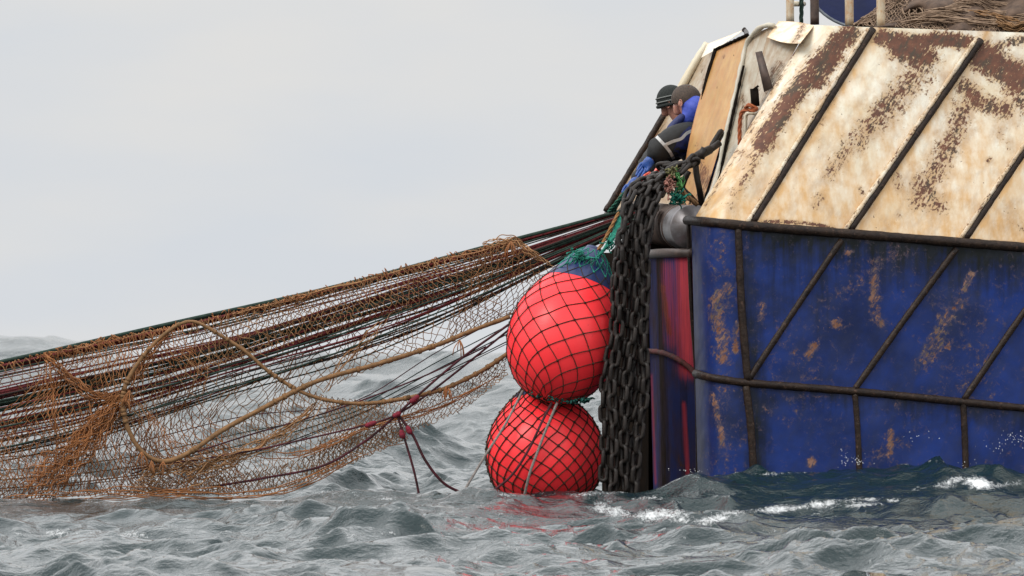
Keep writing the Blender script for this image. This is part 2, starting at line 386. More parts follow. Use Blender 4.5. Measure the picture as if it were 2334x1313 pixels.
    nse = fbm(X, Yg * .35, 5, 3)
    foam = np.clip((J - .95) / .6, 0, 1) * np.clip(.4 + nse * 2, 0, 1) * .7
    f1 = fbm(X * 1.0, Yg * 1.5, 2.6, 31, 4); f2 = fbm(X + .8 * f1, Yg * 1.3, 7.0, 37, 3)
    amp1 = np.clip(.30 / np.maximum(sp, .01) / 3.2 - .4, 0, 1) * (1 - .55 * slick) * (1 - .5 * far); amp2 = np.clip(.12 / np.maximum(sp, .01) / 1.4 - .3, 0, 1) * (1 - .35 * slick)
    H += amp1 * .085 * (.32 - np.abs(f1)) * (.6 + gust) + amp2 * .016 * (.32 - np.abs(f2)) * (.5 + gust2)
    yw = Yg + DY; zc = (H - CAMH); den = yw * cP + zc * sP; PXv = 1167 + F * (X + DX) / np.maximum(den, 1); PYv = 656.5 - F * (zc * cP - yw * sP) / np.maximum(den, 1)
    win = (Yg > 31) & (Yg < 60)
    for pts, wd, s in [([(1370, 1158), (1450, 1176), (1540, 1168)], 11, .85), ([(1520, 1172), (1590, 1190), (1640, 1180)], 9, .95), ([(1500, 1100), (1560, 1075), (1620, 1066)], 4, .55),
                       ([(1640, 1170), (1780, 1160), (1880, 1148), (1960, 1138), (2040, 1140)], 6, .85), ([(1860, 1170), (1920, 1155), (2000, 1148)], 6, .85),
                       ([(2150, 1108), (2190, 1090), (2250, 1108)], 9, 1.1), ([(2080, 1118), (2100, 1112)], 5, .8), ([(720, 1228), (760, 1222), (900, 1215)], 4, .7), ([(550, 1215), (590, 1222)], 3, .6),
                       ([(0, 1218), (150, 1215), (340, 1220)], 8, .62), ([(0, 1272), (300, 1250), (600, 1264)], 5, .34), ([(600, 1296), (1000, 1252), (1500, 1264)], 6, .36), ([(1500, 1232), (1900, 1204), (2334, 1232)], 6, .38), ([(900, 1160), (1200, 1176), (1400, 1196)], 6, .36), ([(300, 1240), (700, 1226), (980, 1206)], 5, .34), ([(2240, 1112), (2330, 1100)], 6, .7), ([(960, 1195), (990, 1190)], 4, .8), ([(1180, 1118), (1300, 1128), (1500, 1112)], 4, .6),
                       ([(1300, 1150), (1480, 1135), (1560, 1145)], 4, .6), ([(1640, 1072), (1740, 1080), (1900, 1070), (2100, 1052), (2334, 1048)], 3.5, .62), ([(1120, 1124), (1200, 1130), (1360, 1112)], 3.5, .6), ([(1370, 1108), (1480, 1100)], 3, .6), ([(2230, 1040), (2300, 1030), (2340, 1040)], 8, .7), ([(560, 1130), (760, 1122), (900, 1140)], 6, .5)]:
        P = spline(pts, 40); wd *= 1.25
        for (a, b) in P:
            wob = .5 + .5 * math.sin(a / 19. + b / 7.) * math.sin(a / 47. + 2)
            m_ = win & (np.abs(PXv - a) < wd * 9) & (np.abs(PYv - b) < wd * 3)
            foam[m_] = np.maximum(foam[m_], s * (.55 + .75 * wob) * np.exp(-((PXv[m_] - a) / (wd * 2.6)) ** 2 - ((PYv[m_] - b) / wd / (.5 + wob)) ** 2))
    Z = H
    P = np.stack([X + DX, Yg + DY, Z], -1)
    v, q = grid(None, P)
    m, t_, b = newmat('sea_water')
    fo = attr(t_, 'foam'); sl_ = attr(t_, 'slick')
    gv = t_.nodes.new('ShaderNodeTexCoord').outputs['Object']
    n1 = noise(t_, 5, 5, .62, gv); n2 = noise(t_, 26, 4, .6, gv); n3 = noise(t_, 1.1, 4, .6, gv)
    fn = noise(t_, 30, 8, .8, mapping(t_, (1, .45, 1)), dist=.6)
    body = mix(t_, ramp(t_, n3, .3, .7), (.003, .0155, .018), (.007, .022, .024))
    fleck = ramp(t_, noise(t_, 9, 8, .78, mapping(t_, (1, .5, 1)), dist=1.0), .73, .80, 0, .7)
    fm = math_(t_, 'ADD', fo, math_(t_, 'MULTIPLY', math_(t_, 'SUBTRACT', fn, .5), 2.8))
    fmask = math_(t_, 'MULTIPLY', ramp(t_, fm, .5, 1.15), ramp(t_, fo, .05, .3))
    fmask = math_(t_, 'MAXIMUM', fmask, fleck)
    t_.links.new(mix(t_, fmask, body, (.80, .82, .83)), b.inputs['Base Color'])
    t_.links.new(ramp(t_, fmask, 0, 1, .02, .7), b.inputs['Roughness']); b.inputs['IOR'].default_value = 1.42
    keep = ramp(t_, sl_, 0, 1, 1.0, .5)
    h = math_(t_, 'MULTIPLY', math_(t_, 'ADD', n1, math_(t_, 'MULTIPLY', n2, .20)), keep)
    h = math_(t_, 'ADD', h, math_(t_, 'MULTIPLY', fmask, .12))
    bump(t_, b, h, 1.0, .036)
    o = mk('sea', v, q, m, attrs={'foam': foam, 'slick': slick}); tag(o, 'choppy grey green sea with small crests and foam streaks', 'sea', kind='structure')
    return o
build_sea()

# ------------------------------------------------------------------ trawler
def sideY(px):
    """depth of the near hull side at a photo column; the plate turns away at the stern corner"""
    px = np.asarray(px, float)
    y = 43.95 + (px - 1690) / 300 * math.tan(math.radians(10))
    d = np.clip(1690 - px, 0, None) / 115.0
    return y + .45 * d ** 4 + .02 * d
def topy(px):  return np.interp(px, [1560, 1600, 1690, 2334, 3400], [505, 508, 517, 567, 650])
def midy(px):  return np.interp(px, [1577, 1590, 1640, 1700, 1950, 2334, 3400], [850, 856, 865, 873, 893, 931, 1040])
def strokes(px, py, S, dens=14):
    a = np.zeros_like(px)
    for pts, wd, s in S:
        pts = np.asarray(pts, float)
        if len(pts) == 1: pts = np.concatenate([pts, pts + .1])
        for (x, y) in spline(pts, max(2, int(np.linalg.norm(np.diff(pts, axis=0), axis=1).sum() / (wd * .5)) + 2)):
            a = np.maximum(a, s * np.exp(-(((px - x) ** 2 + (py - y) ** 2) / wd ** 2)))
    return a
TR = thing('fishing_trawler', V(2300, 1080, 46.5), 'stern of a rusty trawler with cream bulwark over royal blue hull', 'ship')
# hull side
cols = np.concatenate([np.linspace(1576, 1700, 40), np.linspace(1706, 2500, 170), np.linspace(2520, 3400, 40)])
vr = np.linspace(0, 1, 150)
PX = cols[:, None] * np.ones(150)[None]; PYt = topy(cols)[:, None]; PY = PYt + (1330 - PYt) * vr[None]
lean = (PY - 510) / 550 * 14 * np.clip((1720 - PX) / 150, 0, 1) * 1.0
bul = .02 * np.sin(PX / 55.) * np.sin(PY / 70.) * .35
Gp = W(PX + lean, PY, sideY(PX) + bul)
wear = strokes(PX, PY, [([(1655, 655), (1625, 700), (1645, 770), (1640, 815)], 22, .62), ([(1680, 740), (1672, 800)], 12, .6), ([(1640, 570), (1655, 620)], 12, .42),
    ([(1620, 905), (1632, 960), (1640, 1010)], 13, .62), ([(1905, 738)], 14, .85), ([(1995, 620), (1990, 680)], 16, .62), ([(1990, 700), (2010, 740)], 20, .4),
    ([(1855, 790), (1845, 810)], 13, .7), ([(2185, 690), (2160, 730), (2130, 790)], 30, .5), ([(2215, 625), (2200, 660)], 12, .66), ([(2150, 790), (2100, 830)], 26, .45),
    ([(1935, 575)], 14, .55), ([(2030, 985), (2030, 1030)], 9, .75), ([(2040, 1000), (2080, 1030)], 14, .4), ([(1850, 1055)], 13, .9), ([(1740, 690), (1735, 730)], 10, .45),
    ([(1880, 750), (1860, 700), (1960, 650)], 35, .28), ([(2250, 700), (2200, 830)], 30, .3), ([(1740, 930), (1760, 940)], 10, .4)])
wear = np.maximum(wear, .16 + .10 * np.sin(PX / 61.) * np.sin(PY / 83. + 1)); wear = np.maximum(wear, .30 * np.exp(-((PX - 1640) / 45) ** 2) * (PY > 540))
stain = np.clip(1.15 - (PY - topy(PX)) / 130, 0, 1.1) * np.clip((PX - 1690) / 20, 0, 1) * .95
stain = np.maximum(stain, .75 * np.clip(1 - (PY - midy(PX)) / 75, 0, 1) * (PY > midy(PX)) * np.clip((PX - 1640) / 60, .2, 1))
stain = np.maximum(stain, .75 * np.exp(-((PX - 1695 - (PY - 520) * .06) / 34) ** 2))
stain = np.maximum(stain, .55 * np.exp(-((PX - 1830) / 110) ** 2 - ((PY - 620) / 120) ** 2))
v, q = grid(None, Gp); mk('hull_side', v, q[:, ::-1], M_blue, TR, attrs={'wear': wear, 'stain': stain})
# bulwark (cream, leaning inboard)
nb, nv_ = 260, 120
B = np.linspace(1586, 3200, nb); tv = np.linspace(0, 1, nv_)
TOPX = B + 262 + .10 * (B - 1590); BY = topy(B) - 10 - np.clip(1600 - B, 0, 14) * .3; TY = 57 + (TOPX - 1850) * .036
PX = B[:, None] * (1 - tv) + TOPX[:, None] * tv; PY = BY[:, None] * (1 - tv) + TY[:, None] * tv
roll = np.clip((1650 - B) / 62, 0, 1)[:, None] ** 2 * .22
Yb = 43.97 + (B[:, None] - 1690) / 300 * math.tan(math.radians(10)) + .02 + tv[None] * .62 + roll + .012 * np.sin(PX / 60 + PY / 90)
Gb = W(PX, PY, Yb)
rustB = [([(1935, 78), (1880, 130), (1830, 190), (1770, 275), (1735, 330)], 27, .98), ([(1905, 130), (1860, 190)], 22, .9), ([(1950, 75), (1900, 90)], 18, .9),
    ([(1735, 335), (1715, 370)], 20, .6), ([(1690, 350), (1700, 400), (1670, 440)], 24, .46), ([(1665, 470)], 20, .5),
    ([(2010, 85), (2080, 95), (2150, 90), (2200, 95)], 22, 1), ([(2050, 110), (2110, 130)], 34, .95), ([(2110, 125), (2070, 190), (2010, 260)], 42, .66), ([(2010, 250), (1950, 330)], 34, .58),
    ([(1960, 290), (1905, 370), (1890, 400)], 26, .5), ([(1870, 450), (1860, 465)], 18, .5), ([(2015, 290)], 15, .62), ([(2130, 160), (2110, 200)], 36, .4),
    ([(2240, 130), (2290, 160), (2400, 200)], 40, 1), ([(2260, 110), (2334, 90)], 16, .66), ([(2200, 200), (2230, 230), (2290, 250)], 28, .75), ([(2300, 200), (2360, 260)], 30, .7),
    ([(2195, 240), (2175, 320)], 34, .6), ([(2170, 320), (2120, 410), (2100, 450)], 36, .64), ([(2100, 420), (2140, 470)], 30, .6), ([(2255, 366)], 9, .8), ([(2280, 300), (2300, 330)], 20, .35),
    ([(2045, 400), (2050, 430)], 14, .55), ([(2050, 490)], 9, .6), ([(1740, 505), (1830, 508), (1900, 520)], 6, .75), ([(1960, 532), (2334, 556)], 5, .55), ([(1960, 430), (1965, 440)], 8, .6),
    ([(1870, 160), (1890, 200), (1850, 300)], 40, .33), ([(2290, 480), (2330, 520)], 20, .35), ([(1608, 470), (1680, 345), (1840, 72)], 7, .5)]
wear = strokes(PX, PY, rustB); wear = np.where(wear > .62, wear + (wear - .62) * .9, wear)
ribs = [(1715, 1990), (1938, 2236), (2200, 2500), (2450, 2775), (2700, 3060)]
stain = .18 + .58 * (1 - tv[None]) * np.ones_like(PX)
for b0, t0 in ribs:
    xr = b0 * (1 - tv[None]) + t0 * tv[None]; d = PX - xr
    stain = np.maximum(stain, .95 * np.exp(-np.abs(d - 16) / 26) * (d > 0)); stain = np.maximum(stain, .7 * np.exp(-np.abs(d) / 14))
stain = np.maximum(stain, .75 * np.clip((PX - 2150) / 200, 0, 1) * (1 - tv[None]) + .1)
v, q = grid(None, Gb); mk('bulwark_plate', v, q, M_white, TR, attrs={'wear': wear, 'stain': stain})
# rails and welded fender bars
def bar(name, pts, r, off=.0, mat_=M_pipe, n=30, parent=TR, sides=10, yfun=None, jit=.06):
    P = spline(pts, n); Y = (sideY(P[:, 0]) if yfun is None else yfun(P[:, 0], P[:, 1])) - off
    mb = MB(); tube(mb, W(P[:, 0], P[:, 1], Y), r, sides, jitter=jit); return mb.build(name, mat_, parent)
bar('rub_rail', [(x, topy(x) - 3) for x in (1566, 1575, 1600, 1640, 1700, 1900, 2334, 3400)], .037, .0, n=150)
bar('rub_rail', [(x + 6, midy(x)) for x in (1580, 1600, 1640, 1700, 1800, 1950, 2334, 2800, 3400)], .030, .0, n=150)
for p in [[(1682, 520), (1690, 700), (1704, 868)], [(1700, 880), (1712, 990), (1722, 1200)],
          [(1918, 547), (1810, 708), (1706, 866)], [(2180, 567), (2060, 730), (1946, 890)], [(2424, 585), (2310, 745), (2196, 912)], [(2670, 605), (2450, 930)],
          [(1948, 895), (1955, 990), (1962, 1180)], [(2195, 915), (2199, 1000), (2204, 1180)], [(2448, 940), (2452, 1180)]]:
    bar('fender_bar', p, .030 if p[0][0] < 1705 else .025, -.004, n=34)
def bulY(px, py):
    """depth on the leaning bulwark at (px,py)"""
    tvv = (topy(px) - 10 - py) / (topy(px) - 10 - 65.); b = px - (262 + .1 * (px - 1800)) * tvv
    return 43.99 + (b - 1690) / 300 * math.tan(math.radians(10)) + tvv * .62
for k, (b0, t0) in enumerate(ribs):
    pb = np.array([b0, topy(b0) - 12.]); pt = np.array([t0, 66 + (t0 - 1990) * .045])
    if k: pt[1] += 14
    pts = [tuple(pb * (1 - s) + pt * s) for s in np.linspace(0, 1, 6)]
    bar('bulwark_rib', pts, .027, .0, yfun=bulY, n=40)
    lip = MB(); P = spline([(a - 12, c) for a, c in pts], 40); Q = W(P[:, 0], P[:, 1], bulY(P[:, 0], P[:, 1]) - .018); tube(lip, Q, .017, 6, jitter=.25)
    o = lip.build('rib_flange', M_white, TR); 
    for nm, base in (('wear', .38), ('stain', .45)):
        a = o.data.attributes.new(nm, 'FLOAT', 'POINT'); a.data.foreach_set('value', np.full(len(o.data.vertices), base))
def plate(name, poly, mat_, th=.03, wearv=.1, stainv=.4, parent=TR, strokes_=None, axis=(0, 1, 0), nsub=40, curve=None):
    """flat steel plate: a fine 4-sided sheet (corners a,b,c,d as px,py,Y) with real thickness"""
    a, b, c, d = [np.array(p, float) for p in poly]
    s, t = np.meshgrid(np.linspace(0, 1, nsub), np.linspace(0, 1, nsub), indexing='ij'); s = s[..., None]; t = t[..., None]
    P = (a * (1-s) + b * s) * (1-t) + (d * (1-s) + c * s) * t
    if curve is not None: P = P + curve(s, t)
    wv = np.full(P.shape[:2], wearv, float)
    if strokes_: wv = np.maximum(wv, strokes(P[..., 0], P[..., 1], strokes_))
    e = np.minimum(np.minimum(s, 1-s), np.minimum(t, 1-t))[..., 0]
    sv = stainv + .45 * np.exp(-e / .05); wv = np.maximum(wv, .42 * np.exp(-e / .02))
    Q = W(P[..., 0], P[..., 1], P[..., 2]); v1, q1 = grid(None, Q); v2 = v1 + np.asarray(axis, float) * th
    n = nsub; idx = np.arange(n * n).reshape(n, n); rim = np.concatenate([idx[:, 0], idx[-1, 1:], idx[-2::-1, -1], idx[0, -2:0:-1]])
    rq = np.stack([rim, np.roll(rim, -1), np.roll(rim, -1) + n*n, rim + n*n], -1)
    return mk(name, np.concatenate([v1, v2]), np.concatenate([q1, q1[:, ::-1] + n*n, rq]), mat_, parent, smooth=False, attrs={'wear': np.r_[wv.ravel(), wv.ravel()], 'stain': np.r_[sv.ravel(), sv.ravel()]})
# aft end of the near bulwark: open box frames seen from astern
plate('frame_web', [(1632, 112, 45.9), (1704, 80, 45.35), (1598, 472, 45.1), (1550, 472, 45.7)], M_yellow, .03, .12, .35,
      strokes_=[([(1600, 400), (1625, 440), (1590, 470)], 30, .72), ([(1590, 330), (1600, 380)], 12, .45), ([(1650, 130)], 6, .7)], curve=lambda s, t: np.concatenate([(-14 + 20*s) * np.sin(t*math.pi), 0*s*t, 0*s*t], -1))
plate('frame_web', [(1704, 84, 45.34), (1764, 58, 45.05), (1700, 480, 44.5), (1603, 480, 45.05)], M_grey, .03, .14, .3,
      strokes_=[([(1690, 220), (1700, 300)], 14, .5)], curve=lambda s, t: np.concatenate([(6+10*s) * np.sin(t*math.pi), 0*s*t, 0*s*t], -1))
plate('end_plate', [(1748, 84, 45.0), (1822, 96, 44.72), (1640, 430, 44.35), (1660, 430, 44.9)], M_grey, .02, .12, .42,
      strokes_=[([(1775, 150), (1750, 230), (1720, 300)], 22, .62)])
plate('top_flange', [(1748, 85, 44.9), (1775, 48, 45.15), (1856, 58, 44.74), (1824, 99, 44.45)], M_white, .03, .1, .25,
      strokes_=[([(1830, 60), (1812, 95)], 12, .6), ([(1768, 62)], 4, .9)], curve=lambda s, t: np.concatenate([0*s*t, 8*np.sin(t*math.pi)*(1-s) - 3*np.sin(t*math.pi), 0*s*t], -1))
for pts, m_, r in [([(1632, 112, 45.88), (1612, 180, 45.84), (1592, 280, 45.78), (1570, 380, 45.72), (1552, 470, 45.68)], M_dark, .017),
             ([(1602, 478, 45.04), (1630, 420, 45.07), (1652, 320, 45.12), (1670, 240, 45.18), (1690, 150, 45.26), (1702, 100, 45.31), (1722, 72, 45.2), (1745, 58, 45.1), (1764, 58, 45.02)], M_grey, .020),
             ([(1606, 478, 45.0), (1636, 418, 45.03), (1657, 320, 45.09), (1675, 240, 45.15), (1695, 150, 45.22)], M_dark, .012),
             ([(1632, 112, 45.87), (1704, 79, 45.32)], M_dark, .012)]:
    P = spline(pts, 40); mb = MB(); tube(mb, W(P[:, 0], P[:, 1], P[:, 2]), r, 8, jitter=.25); mb.build('edge_bar', m_, TR)
# far bulwark
plate('far_bulwark', [(1382, 482, 48.6), (1612, 100, 48.9), (1645, 112, 48.2), (1620, 500, 47.6)], M_grey, .04, .2, .55, nsub=50,
      strokes_=[([(1385, 480), (1440, 380), (1500, 290)], 14, .7), ([(1430, 440), (1450, 400)], 20, .6), ([(1600, 150), (1605, 200)], 10, .5)])
plate('far_top_flange', [(1598, 132, 47.9), (1612, 100, 48.8), (1697, 67, 48.3), (1632, 113, 47.0)], M_white, .03, .1, .25)
P = spline([(1380, 482, 48.58), (1440, 384, 48.66), (1512, 264, 48.74), (1560, 184, 48.82)], 40); mb = MB(); tube(mb, W(P[:, 0], P[:, 1], P[:, 2]), .026, 8, jitter=.1); mb.build('edge_bar', M_pipe, TR)
P = spline([(1545, 212, 48.7), (1585, 142, 48.78), (1612, 101, 48.84)], 20); mb = MB(); tube(mb, W(P[:, 0], P[:, 1], P[:, 2]), .034, 8, jitter=.1); o = mb.build('edge_bar', M_post, TR)
P = spline([(1694, 66, 48.2), (1700, 72, 48.1), (1703, 84, 47.0)], 8); mb = MB(); tube(mb, W(P[:, 0], P[:, 1], P[:, 2]), .02, 8, jitter=.1); mb.build('edge_bar', M_pipe, TR)
# transom: wet glossy plate turning away from the near corner
tp = spline([(1582, 44.40), (1568, 44.48), (1545, 44.62), (1518, 44.95), (1495, 45.4), (1476, 46.0)], 60)
tr_ = np.linspace(0, 1, 60)
PX = tp[:, 0][:, None] * np.ones(60); PY = 576 + (1330 - 576) * tr_[None] * np.ones((60, 1)); PXb = PX + (PY - 576) / 500 * 12
st = .55 * np.exp(-((PX - 1498) / 14) ** 2) + .4 * (np.sin(PX / 7.) > .3)
wr = strokes(PX, PY, [([(1508, 650), (1522, 760)], 7, .8), ([(1560, 640), (1565, 800)], 6, .3), ([(1530, 1030), (1540, 1060)], 10, .5)])
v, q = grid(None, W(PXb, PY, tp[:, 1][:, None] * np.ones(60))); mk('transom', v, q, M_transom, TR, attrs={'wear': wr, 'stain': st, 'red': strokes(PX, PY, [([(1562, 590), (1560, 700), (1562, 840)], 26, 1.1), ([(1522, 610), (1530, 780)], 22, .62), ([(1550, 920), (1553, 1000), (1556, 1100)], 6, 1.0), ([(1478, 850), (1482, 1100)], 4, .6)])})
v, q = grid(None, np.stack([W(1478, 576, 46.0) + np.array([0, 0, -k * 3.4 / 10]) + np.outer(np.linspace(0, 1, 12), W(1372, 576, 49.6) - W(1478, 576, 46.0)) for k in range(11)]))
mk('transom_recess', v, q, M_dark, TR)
P = spline([(1580, 576, 44.36), (1568, 577, 44.45), (1545, 577, 44.59), (1518, 577, 44.92), (1495, 578, 45.37), (1476, 580, 45.97)], 40); mb = MB(); tube(mb, W(P[:, 0], P[:, 1], P[:, 2]), .035, 8); mb.build('transom_rim', M_rollrust, TR)
P = spline([(1590, 858, 44.3), (1576, 842, 44.44), (1550, 822, 44.58), (1522, 808, 44.92), (1499, 802, 45.36), (1470, 800, 45.97)], 40); mb = MB(); tube(mb, W(P[:, 0], P[:, 1], P[:, 2]), .021, 8, jitter=.12); mb.build('rub_rail', mat('maroon_rusty_steel', (.12, .025, .025), (.04, .025, .02), .75, 14, 0, .5, .005, spec=.15), TR)
# corner post from rail to water
bar('corner_post', [(1569, 508), (1576, 700), (1587, 856), (1592, 1180)], .016, 0, n=40, yfun=lambda a, b: 44.42 + 0 * a)
# stern roller
mb = MB(); A = W(1582, 519, 44.6); Bv = W(1578, 519, 44.9); C_ = W(1558, 518, 45.6); D_ = W(1420, 500, 49.3)
tube(mb, np.array([A - (Bv - A) * 0, Bv, C_]), [.172, .172, .172], 40); mb.build('stern_roller', M_roller, TR)
ro = MB(); tube(ro, np.array([C_, C_ + (D_ - C_) * .5, D_]), [.166, .166, .166], 40); ro.build('roller_drum', M_rollrust, TR)
mb = MB(); ring = W(1569, 518.5, 45.2); tube(mb, np.array([C_ - (C_ - Bv) * .1, C_ + (C_ - Bv) * .05]), .178, 40); mb.build('roller_collar', M_rollrust, TR)
# inner structures: shelf under the roller, working deck, far hull side
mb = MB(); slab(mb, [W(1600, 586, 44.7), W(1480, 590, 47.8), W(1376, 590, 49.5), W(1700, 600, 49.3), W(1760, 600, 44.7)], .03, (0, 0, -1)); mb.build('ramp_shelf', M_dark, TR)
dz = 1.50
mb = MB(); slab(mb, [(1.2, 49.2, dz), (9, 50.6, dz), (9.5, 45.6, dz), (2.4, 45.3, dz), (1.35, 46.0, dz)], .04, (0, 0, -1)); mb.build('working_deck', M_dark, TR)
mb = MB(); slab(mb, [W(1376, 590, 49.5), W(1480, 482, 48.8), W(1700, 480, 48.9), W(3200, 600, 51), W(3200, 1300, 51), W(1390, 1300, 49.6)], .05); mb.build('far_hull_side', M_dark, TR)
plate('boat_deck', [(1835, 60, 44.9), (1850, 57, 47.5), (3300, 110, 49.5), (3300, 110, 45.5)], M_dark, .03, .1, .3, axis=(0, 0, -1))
# things standing in the frame bay: brown bar, black tube
mb = MB(); slab(mb, W([1722, 1737, 1762, 1742], [119, 116, 200, 210], [44.72, 44.72, 44.55, 44.55]), .035); mb.build('flat_bar', M_rollrust, TR)
mb = MB(); tube(mb, W([1719, 1722], [202, 242], [44.6, 44.6]), .032, 14); tube(mb, W([1719, 1722], [200, 204], [44.6, 44.6]), .036, 14); mb.build('pipe_stub', M_dark, TR)
P = spline([(1700, 330, 44.72), (1700, 265, 44.72), (1706, 258, 44.7), (1730, 260, 44.6)], 24); mb = MB(); tube(mb, W(P[:, 0], P[:, 1], P[:, 2]), .014, 8); mb.build('tubular_frame', M_post, TR)
def twist(mb, pts, r, strands=3, pitch=.06, n=80, sides=6):
    P = spline(pts, n); Q = W(P[:, 0], P[:, 1], P[:, 2]); T = np.gradient(Q, axis=0); T /= np.linalg.norm(T, axis=1)[:, None]
    up = np.array([0, 1., 0.2]); A = np.cross(T, up); A /= np.linalg.norm(A, axis=1)[:, None]; Bn = np.cross(T, A)
    s = np.r_[0, np.cumsum(np.linalg.norm(np.diff(Q, axis=0), axis=1))]
    for k in range(strands):
        a = s / pitch * 2 * np.pi / strands * 1.0 + 2 * np.pi * k / strands
        tube(mb, Q + r * .5 * (A * np.cos(a)[:, None] + Bn * np.sin(a)[:, None]), r * .56, sides)
mb = MB(); twist(mb, [(1686, 330, 44.66), (1686, 290, 44.66), (1690, 258, 44.64), (1702, 250, 44.6), (1716, 252, 44.56), (1724, 248, 44.56), (1706, 240, 44.56), (1700, 246, 44.6)], .016, n=110)
o = mb.build('rope', rope_mat('rust_orange_rope', (.42, .12, .045), (.25, .07, .03), 30)); tag(o, 'orange rope looped over a small frame inside the bulwark end', 'rope')
# rail posts, drum, deck net
for x, y0, y1, Yp, r, m_ in [(1800, -60, 50, 45.6, .031, M_post), (1856, -60, 56, 45.1, .034, M_rollrust), (1935, -60, 58, 45.0, .033, M_post), (2007, -60, 62, 44.95, .033, M_post)]:
    mb = MB(); tube(mb, W(np.linspace(x, x + 1, 8), np.linspace(y0, y1, 8), np.full(8, Yp)), r, 12)
    o = mb.build('rail_post', m_, TR)
    if m_ is M_post:
        for nm, base in (('wear', .22), ('stain', .35)):
            a = o.data.attributes.new(nm, 'FLOAT', 'POINT'); a.data.foreach_set('value', np.full(len(o.data.vertices), base))
mb = MB(); tube(mb, W([1800, 1940, 2007, 2500], [6, -20, -30, -40], [45.58, 45.05, 44.97, 45.3]) , .02, 8)
mb2 = MB(); tube(mb2, W([1800, 1832], [9, 9], [45.6, 46.2]), .020, 8); mb2.build('guard_rail', M_post, TR)
dc = V(1968, -78, 46.6); mb = MB(); th = np.linspace(0, 2*np.pi, 49)[:-1]; rr = .49
for (r0, y0) in ((.49, 0),):
    v = [[dc.x, dc.y, dc.z]] + [[dc.x + rr*math.cos(a), dc.y, dc.z + rr*math.sin(a)] for a in th] + [[dc.x + rr*math.cos(a), dc.y + .05, dc.z + rr*math.sin(a)] for a in th] + [[dc.x, dc.y + .05, dc.z]]
    tr2 = [(0, 1+(k+1) % 48, 1+k) for k in range(48)] + [(97, 49+k, 49+(k+1) % 48) for k in range(48)]; qd = [(1+k, 1+(k+1) % 48, 49+(k+1) % 48, 49+k) for k in range(48)]
    mb.add(v, qd, tr2)
tube(mb, np.array([dc, dc + Vector((.3, 1.6, 0))]), .22, 24)
drum = mb.build('net_drum', M_drum, TR, smooth=False)
mb = MB(); a_ = np.linspace(0, 2*np.pi, 65); tube(mb, np.stack([dc.x + rr*np.cos(a_), np.full(65, dc.y), dc.z + rr*np.sin(a_)], -1), .012, 8, caps=False); mb.build('rim', mat('grey_rim_steel', (.2, .22, .25), None, .4, 8), drum)
mb = MB(); twist(mb, [(1826, -40, 45.9), (1827, 10, 45.9), (1826, 52, 45.9)], .017, n=60); o = mb.build('rope', M_rgreen); tag(o, 'short dark green rope hanging beside the leftmost white rail post', 'rope')

# ------------------------------------------------------------------ netting helpers
def netsheet(mb, top, bot, nu, nv, r, jit=.25, seed=0, sag=.008, warp=18, depth=.12, keep=1.0, fold=0, Yf=None):
    rn = np.random.RandomState(seed); T = spline(top, nu * 2 + 1); Bt = spline(bot, nu * 2 + 1)
    i, j = np.meshgrid(np.arange(nu * 2 + 1), np.arange(nv + 1), indexing='ij'); t = (j / nv)[..., None]
    tt = np.clip(t + .07 * np.sin(i[..., None] * .13 + seed) * np.sin(t * math.pi) + (fold * np.sin(t * 9 + i[..., None] * .05 + seed) * .03), 0, 1)
    P = T[i] * (1 - tt) + Bt[i] * tt
    a = rn.uniform(0, 6.28, 8)
    wx = np.sin(P[..., 1] / 47. + a[0]) + .7 * np.sin(P[..., 0] / 61. + P[..., 1] / 33. + a[1]) + .5 * np.sin(P[..., 0] / 23. + a[2])
    wy = np.sin(P[..., 0] / 71. + a[3]) + .6 * np.sin(P[..., 0] / 37. - P[..., 1] / 41. + a[4])
    cell = np.linalg.norm(T[1] - T[0])
    e = np.sin(np.clip(t[..., 0], 0, 1) * math.pi) ** .5
    px = P[..., 0] + wx * warp * e + rn.normal(0, jit * cell, i.shape) ; py = P[..., 1] + wy * warp * .55 * e + rn.normal(0, jit * cell, i.shape) * e
    Y = NY(px) + P[..., 2] + depth * (np.sin(px / 90. + py / 70. + a[5]) + .5 * np.sin(px / 31. - py / 50. + a[6])) * e
    Q = W(px, py, Y)
    ok = (i[:-1, :-1] + j[:-1, :-1]) % 2 == 0     # diamond lattice
    A1 = Q[:-1, :-1][ok]; B1 = Q[1:, 1:][ok]; ok2 = ~ok; A2 = Q[1:, :-1][ok2]; B2 = Q[:-1, 1:][ok2]
    A = np.concatenate([A1, A2]); B_ = np.concatenate([B1, B2])
    if keep < 1: m = rn.rand(len(A)) < keep; A = A[m]; B_ = B_[m]
    C = rn.normal(0, 1, A.shape) * sag
    prisms(mb, A, B_, r * rn.uniform(.7, 1.25, len(A)), 0, 3, C)
    kn = Q[(i + j) % 2 == 0]; return kn
def NY(px): return 45.55 - .85 * (1420 - np.asarray(px, float)) / 1420
